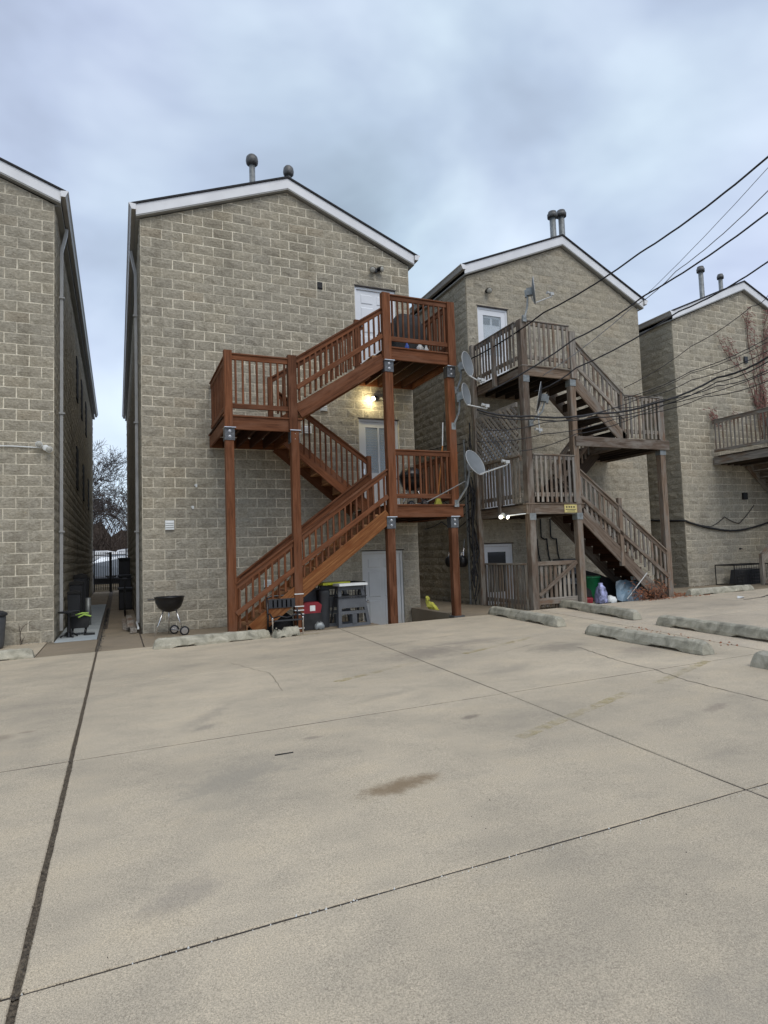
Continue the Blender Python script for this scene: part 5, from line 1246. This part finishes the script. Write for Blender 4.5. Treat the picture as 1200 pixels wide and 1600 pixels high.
for k, (x, y0, y1, z) in enumerate(((-.30, .9, 2.6, .05), (-.17, .15, 2.4, .06), (-.22, .5, 2.5, .14))): beam('plank', (x, y0, zb_+z), (x, y1, zb_+z+.02), .12, .07, M_GREYW, pk)
obj('white_edge', MB().box(-.10, -.07, .1, 1.4, zb_+.09, zb_+.13), M_WPL, pk)
# bicycle and boxes further in on the right side
bk = empty('bicycle', 'dark bicycle leaning on the right alley wall', 'bicycle', (-.3, 5.5, zb_))
for yy, nm in ((4.6, 'wheel'), (5.65, 'wheel')):
    wl = obj(nm, MB().tube([(-.28, yy+.33*math.cos(a), zb_+.34+.33*math.sin(a)) for a in [2*math.pi*k/24 for k in range(25)]], .02, 6, False), M_TYRE, bk)
    sp = MB()
    for k in range(10):
        a = math.pi*2*k/10; sp.tube([(-.28, yy, zb_+.34), (-.28, yy+.31*math.cos(a), zb_+.34+.31*math.sin(a))], .003, 3)
    obj('spokes', sp, M_CHROME, wl)
obj('frame', MB().tube([(-.28, 4.6, zb_+.34), (-.28, 4.75, zb_+.8), (-.28, 5.35, zb_+.78), (-.28, 5.2, zb_+.3), (-.28, 4.75, zb_+.72)], .018, 6).tube([(-.28, 5.2, zb_+.3), (-.28, 5.65, zb_+.34), (-.28, 5.35, zb_+.78)], .015, 6), M_BLACK, bk)
obj('handlebar', MB().tube([(-.5, 4.78, zb_+.98), (-.28, 4.74, zb_+.95), (-.06, 4.78, zb_+.98)], .014, 6).tube([(-.28, 4.75, zb_+.8), (-.28, 4.74, zb_+.95)], .014, 6), M_BLACK, bk)
obj('saddle', MB().prism([(5.2, zb_+.9), (5.5, zb_+.93), (5.52, zb_+.98), (5.2, zb_+.95)], -.34, -.22, 'X'), M_BLACKM, bk)
for k, (y, h) in enumerate(((6.8, .6), (8.2, .95), (9.8, 1.5))):
    bx = empty('storage_box', ['low dark box behind the bicycle', 'taller dark box deep in the alley on the right', 'tallest dark cabinet deep in the alley on the right'][k], 'box', (-.25, y, zb_))
    obj('box_body', MB().box(-.42, -.06, y, y+.7, zb_, zb_+h), M_BLACKM, bx); obj('box_lid', MB().box(-.45, -.05, y-.03, y+.73, zb_+h, zb_+h+.05), M_BIN2, bx)
    obj('door_panel', MB().box(-.39, -.09, y-.012, y-.001, zb_+.06, zb_+h-.08), M_BIN2, bx)
# windows of the left alley wall
for k, (y, z) in enumerate(((6.5, 6.2), (9.0, 6.2), (12.0, 6.2), (6.5, 3.6), (10.0, 3.6), (14, 3.6))):
    f_ = obj('window', MB().box(-1.535, -1.49, y, y+.8, z, z+1.2), M_BLACKM, b1); obj('pane', MB().box(-1.489, -1.485, y+.06, y+.74, z+.06, z+1.14), M_BLACKM, f_)
# gate at the far end with steps and street
st_ = empty('kerb_step', 'pale concrete step below the iron gate at the far end of the alley', 'step', (-.8, 21.8, .1)); obj('step_block', MB().box(-1.9, .2, 21.2, 21.79, -.02, .28), M_LOTR, st_); obj('upper_step', MB().box(-1.9, .2, 21.5, 21.80, .28, .43), M_LOTR, st_)
gt = empty('iron_gate', 'black iron double gate at the far end of the alley', 'gate', (-.85, 20.4, .1))
def gtube(nm, a, b, r_=.02): return obj(nm, MB().tube([a, b], r_, 6), M_BLACK, gt)
gy = 20.6; z0 = .15
for x in (-1.50, -.80, -.74, -.06): gtube('gate_post', (x, gy, .0), (x, gy, 2.15 if abs(x+.77) > .1 else 2.0), .035)
for (xa, xb) in ((-1.5, -.80), (-.74, -.06)):
    for zz in (z0+.3, z0+.55, 1.85): gtube('gate_rail', (xa, gy, zz), (xb, gy, zz), .024)
    for k in range(6): x = lerp(xa, xb, (k+1)/7); gtube('bar', (x, gy, z0), (x, gy, 2.0), .013)
    obj('kick_plate', MB().box(xa+.03, xb-.03, gy-.006, gy+.006, z0+.3, z0+.56), M_BLACK, gt)
def car(x, y, z, rz, label, paint, suv=True):
    r_ = empty('parked_car', label, 'car', (x, y, z), rz, 'cars parked beyond the alley'); T = W[r_.name]
    Lc, H = (4.6, 1.72) if suv else (4.5, 1.45)
    prof = [(-2.3, .35), (-2.3, .75), (-2.15, .95), (-1.3, 1.02), (-.75, H-.08), (-.3, H), (1.2, H), (1.75, H-.1), (2.2, 1.05), (2.3, .9), (2.3, .35)]
    mb = MB()
    ys = [(-.90, .86), (-.86, 1), (.86, 1), (.90, .86)]
    n_ = len(prof)
    for (yy, f) in ys:
        for (px_, pz) in prof: mb.v.append((px_*(.985 if f < 1 else 1), yy*(.83 if pz > 1.1 else 1), .35+(pz-.35)*(.985 if f < 1 else 1)))
    for i in range(3):
        for k in range(n_): k1 = (k+1) % n_; mb.f.append((i*n_+k, i*n_+k1, (i+1)*n_+k1, (i+1)*n_+k))
    mb.f.append(tuple(range(n_))); mb.f.append(tuple(range(3*n_, 4*n_)))
    obj('body', mb, paint, r_, T)
    for sy in (-1, 1):
        for (a, b) in ((-.85, -.05), (.05, .85), (.95, 1.6)):
            yy = sy*.765
            obj('side_window', MB().add([(a-(.15 if a < -.5 else 0), yy*1.0, 1.06), (b, yy, 1.06), (b-(.12 if b > 1.2 else 0), yy*.985, H-.14), (a+(.2 if a < -.5 else 0), yy*.985, H-.14), (a, yy*1.02, 1.06), (b, yy*1.02, 1.06), (b-(.12 if b > 1.2 else 0), yy*1.005, H-.14), (a+(.2 if a < -.5 else 0), yy*1.005, H-.14)], [(0, 1, 2, 3), (4, 5, 6, 7), (0, 1, 5, 4), (1, 2, 6, 5), (2, 3, 7, 6), (3, 0, 4, 7)]), M_GLASS, r_, T)
        for xw in (-1.45, 1.4):
            wl = obj('wheel', MB().lathe([(.2, -.1), (.33, -.1), (.35, -.05), (.35, .05), (.33, .1), (.2, .1)], (xw, sy*.82, .35), 20, 'Y'), M_TYRE, r_, T); obj('rim', MB().lathe([(.2, -.105), (.06, -.09), (.06, .09), (.2, .105)], (xw, sy*.82, .35), 14, 'Y'), M_CHROME, wl, T)
        obj('headlight', MB().box(-2.31, -2.2, sy*.7-.14, sy*.7+.14, .72, .86), M_WPL, r_, T); obj('tail_light', MB().box(2.22, 2.31, sy*.72-.1, sy*.72+.1, .78, 1.0), M_REDP, r_, T)
    obj('windscreen', MB().add([(-1.24, -.66, 1.07), (-1.24, .66, 1.07), (-.78, .6, H-.12), (-.78, -.6, H-.12), (-1.28, -.66, 1.08), (-1.28, .66, 1.08), (-.81, .6, H-.11), (-.81, -.6, H-.11)], [(0, 1, 2, 3), (4, 7, 6, 5), (0, 4, 5, 1), (1, 5, 6, 2), (2, 6, 7, 3), (3, 7, 4, 0)]), M_GLASS, r_, T)
car(-.6, 25.5, .42, R(4), 'silver blue car parked right behind the iron gate', M_CARB, False)
car(-2.2, 29.8, .5, R(-3), 'white car on the near street behind the silver blue one', M_CARW, True)
car(.3, 36, .7, R(0), 'farther white car glimpsed above the others through the gate', M_CARW, True)

# ------------------------------------------------------------------ trees beyond the alley
def tree(x, y, z, h, label, seed, spread=.55, levels=5, mat=M_BARK):
    r2 = random.Random(seed); r_ = empty('bare_tree', label, 'tree', (x, y, z), group='bare trees beyond the street'); trunk = MB(); crown = MB()
    def grow(p, d, L_, rad, lv):
        pts = [p.copy()]; n_ = 4 if lv < 3 else 3; rr = [rad]
        for k in range(n_):
            d = (d+Vector((r2.gauss(0, .16), r2.gauss(0, .16), r2.gauss(0, .10)+.03))).normalized(); p = p+d*L_/n_; pts.append(p.copy()); rr.append(rad*(1-.5*(k+1)/n_))
            if lv > 0 and lv < levels and r2.random() < .55:
                a = (d+Vector((r2.gauss(0, spread), r2.gauss(0, spread), r2.gauss(0, .3)))).normalized(); grow(p, a, L_*r2.uniform(.45, .7), rr[-1]*.55, lv+1)
        (trunk if lv == 0 else crown).tube(pts, rr, 6 if lv < 2 else 3, lv < 2)
        if lv < levels:
            for _ in range(3 if lv < 3 else 2):
                a = (d+Vector((r2.gauss(0, spread), r2.gauss(0, spread), r2.gauss(0, .25)))).normalized(); grow(p, a, L_*r2.uniform(.6, .82), max(.022, rr[-1]*.68), lv+1)
    grow(Vector((x, y, z)), Vector((0, 0, 1)), h*.28, h*.02, 0)
    obj('trunk', trunk, mat, r_); obj('crown', crown, mat, r_)
tree(-6.0, 52, .4, 15, 'bare tree with a heavy crown nearest the left alley wall', 4, .6, 6)
tree(.5, 47, .4, 11, 'smaller bare tree in the middle of the alley view', 9, .6, 6)
tree(-3.0, 62, .4, 13, 'bare tree standing farther back in the alley view', 15, .6, 6)
tree(-2.6, 40, .4, 9.5, 'slender bare tree close behind the white car', 33, .6, 5)
tree(3.5, 58, .4, 12, 'bare tree nearest the right alley wall', 22, .6, 5)
mb = MB(); r2 = random.Random(2)
for _ in range(14000):
    x = r2.uniform(-22, 16); y = r2.uniform(66, 72); z = .4+abs(r2.gauss(0, 3.4)); l_ = r2.uniform(.5, 1.6); a = Vector((r2.gauss(0, .5), r2.gauss(0, .5), 1)).normalized()*l_; w_ = Vector((r2.uniform(.02, .05), 0, 0))
    c = Vector((x, y, z)); mb.add([c-w_, c+w_, c+a], [(0, 1, 2)])
stuff(tag(obj('far_undergrowth', mb, M_HEDGE), 'brown leafless undergrowth beyond the parked cars', 'undergrowth'))
mb = MB(); pr = [(-60, .3)]; x = -60
while x < 50: pr.append((x, 5.6+r2.gauss(0, .6))); x += 1.2
pr.append((50, .3)); mb.prism(pr, 73, 75)
stuff(tag(obj('far_hedge', mb, M_HEDGE), 'dense brown hedge line closing the view beyond the alley', 'hedge'))
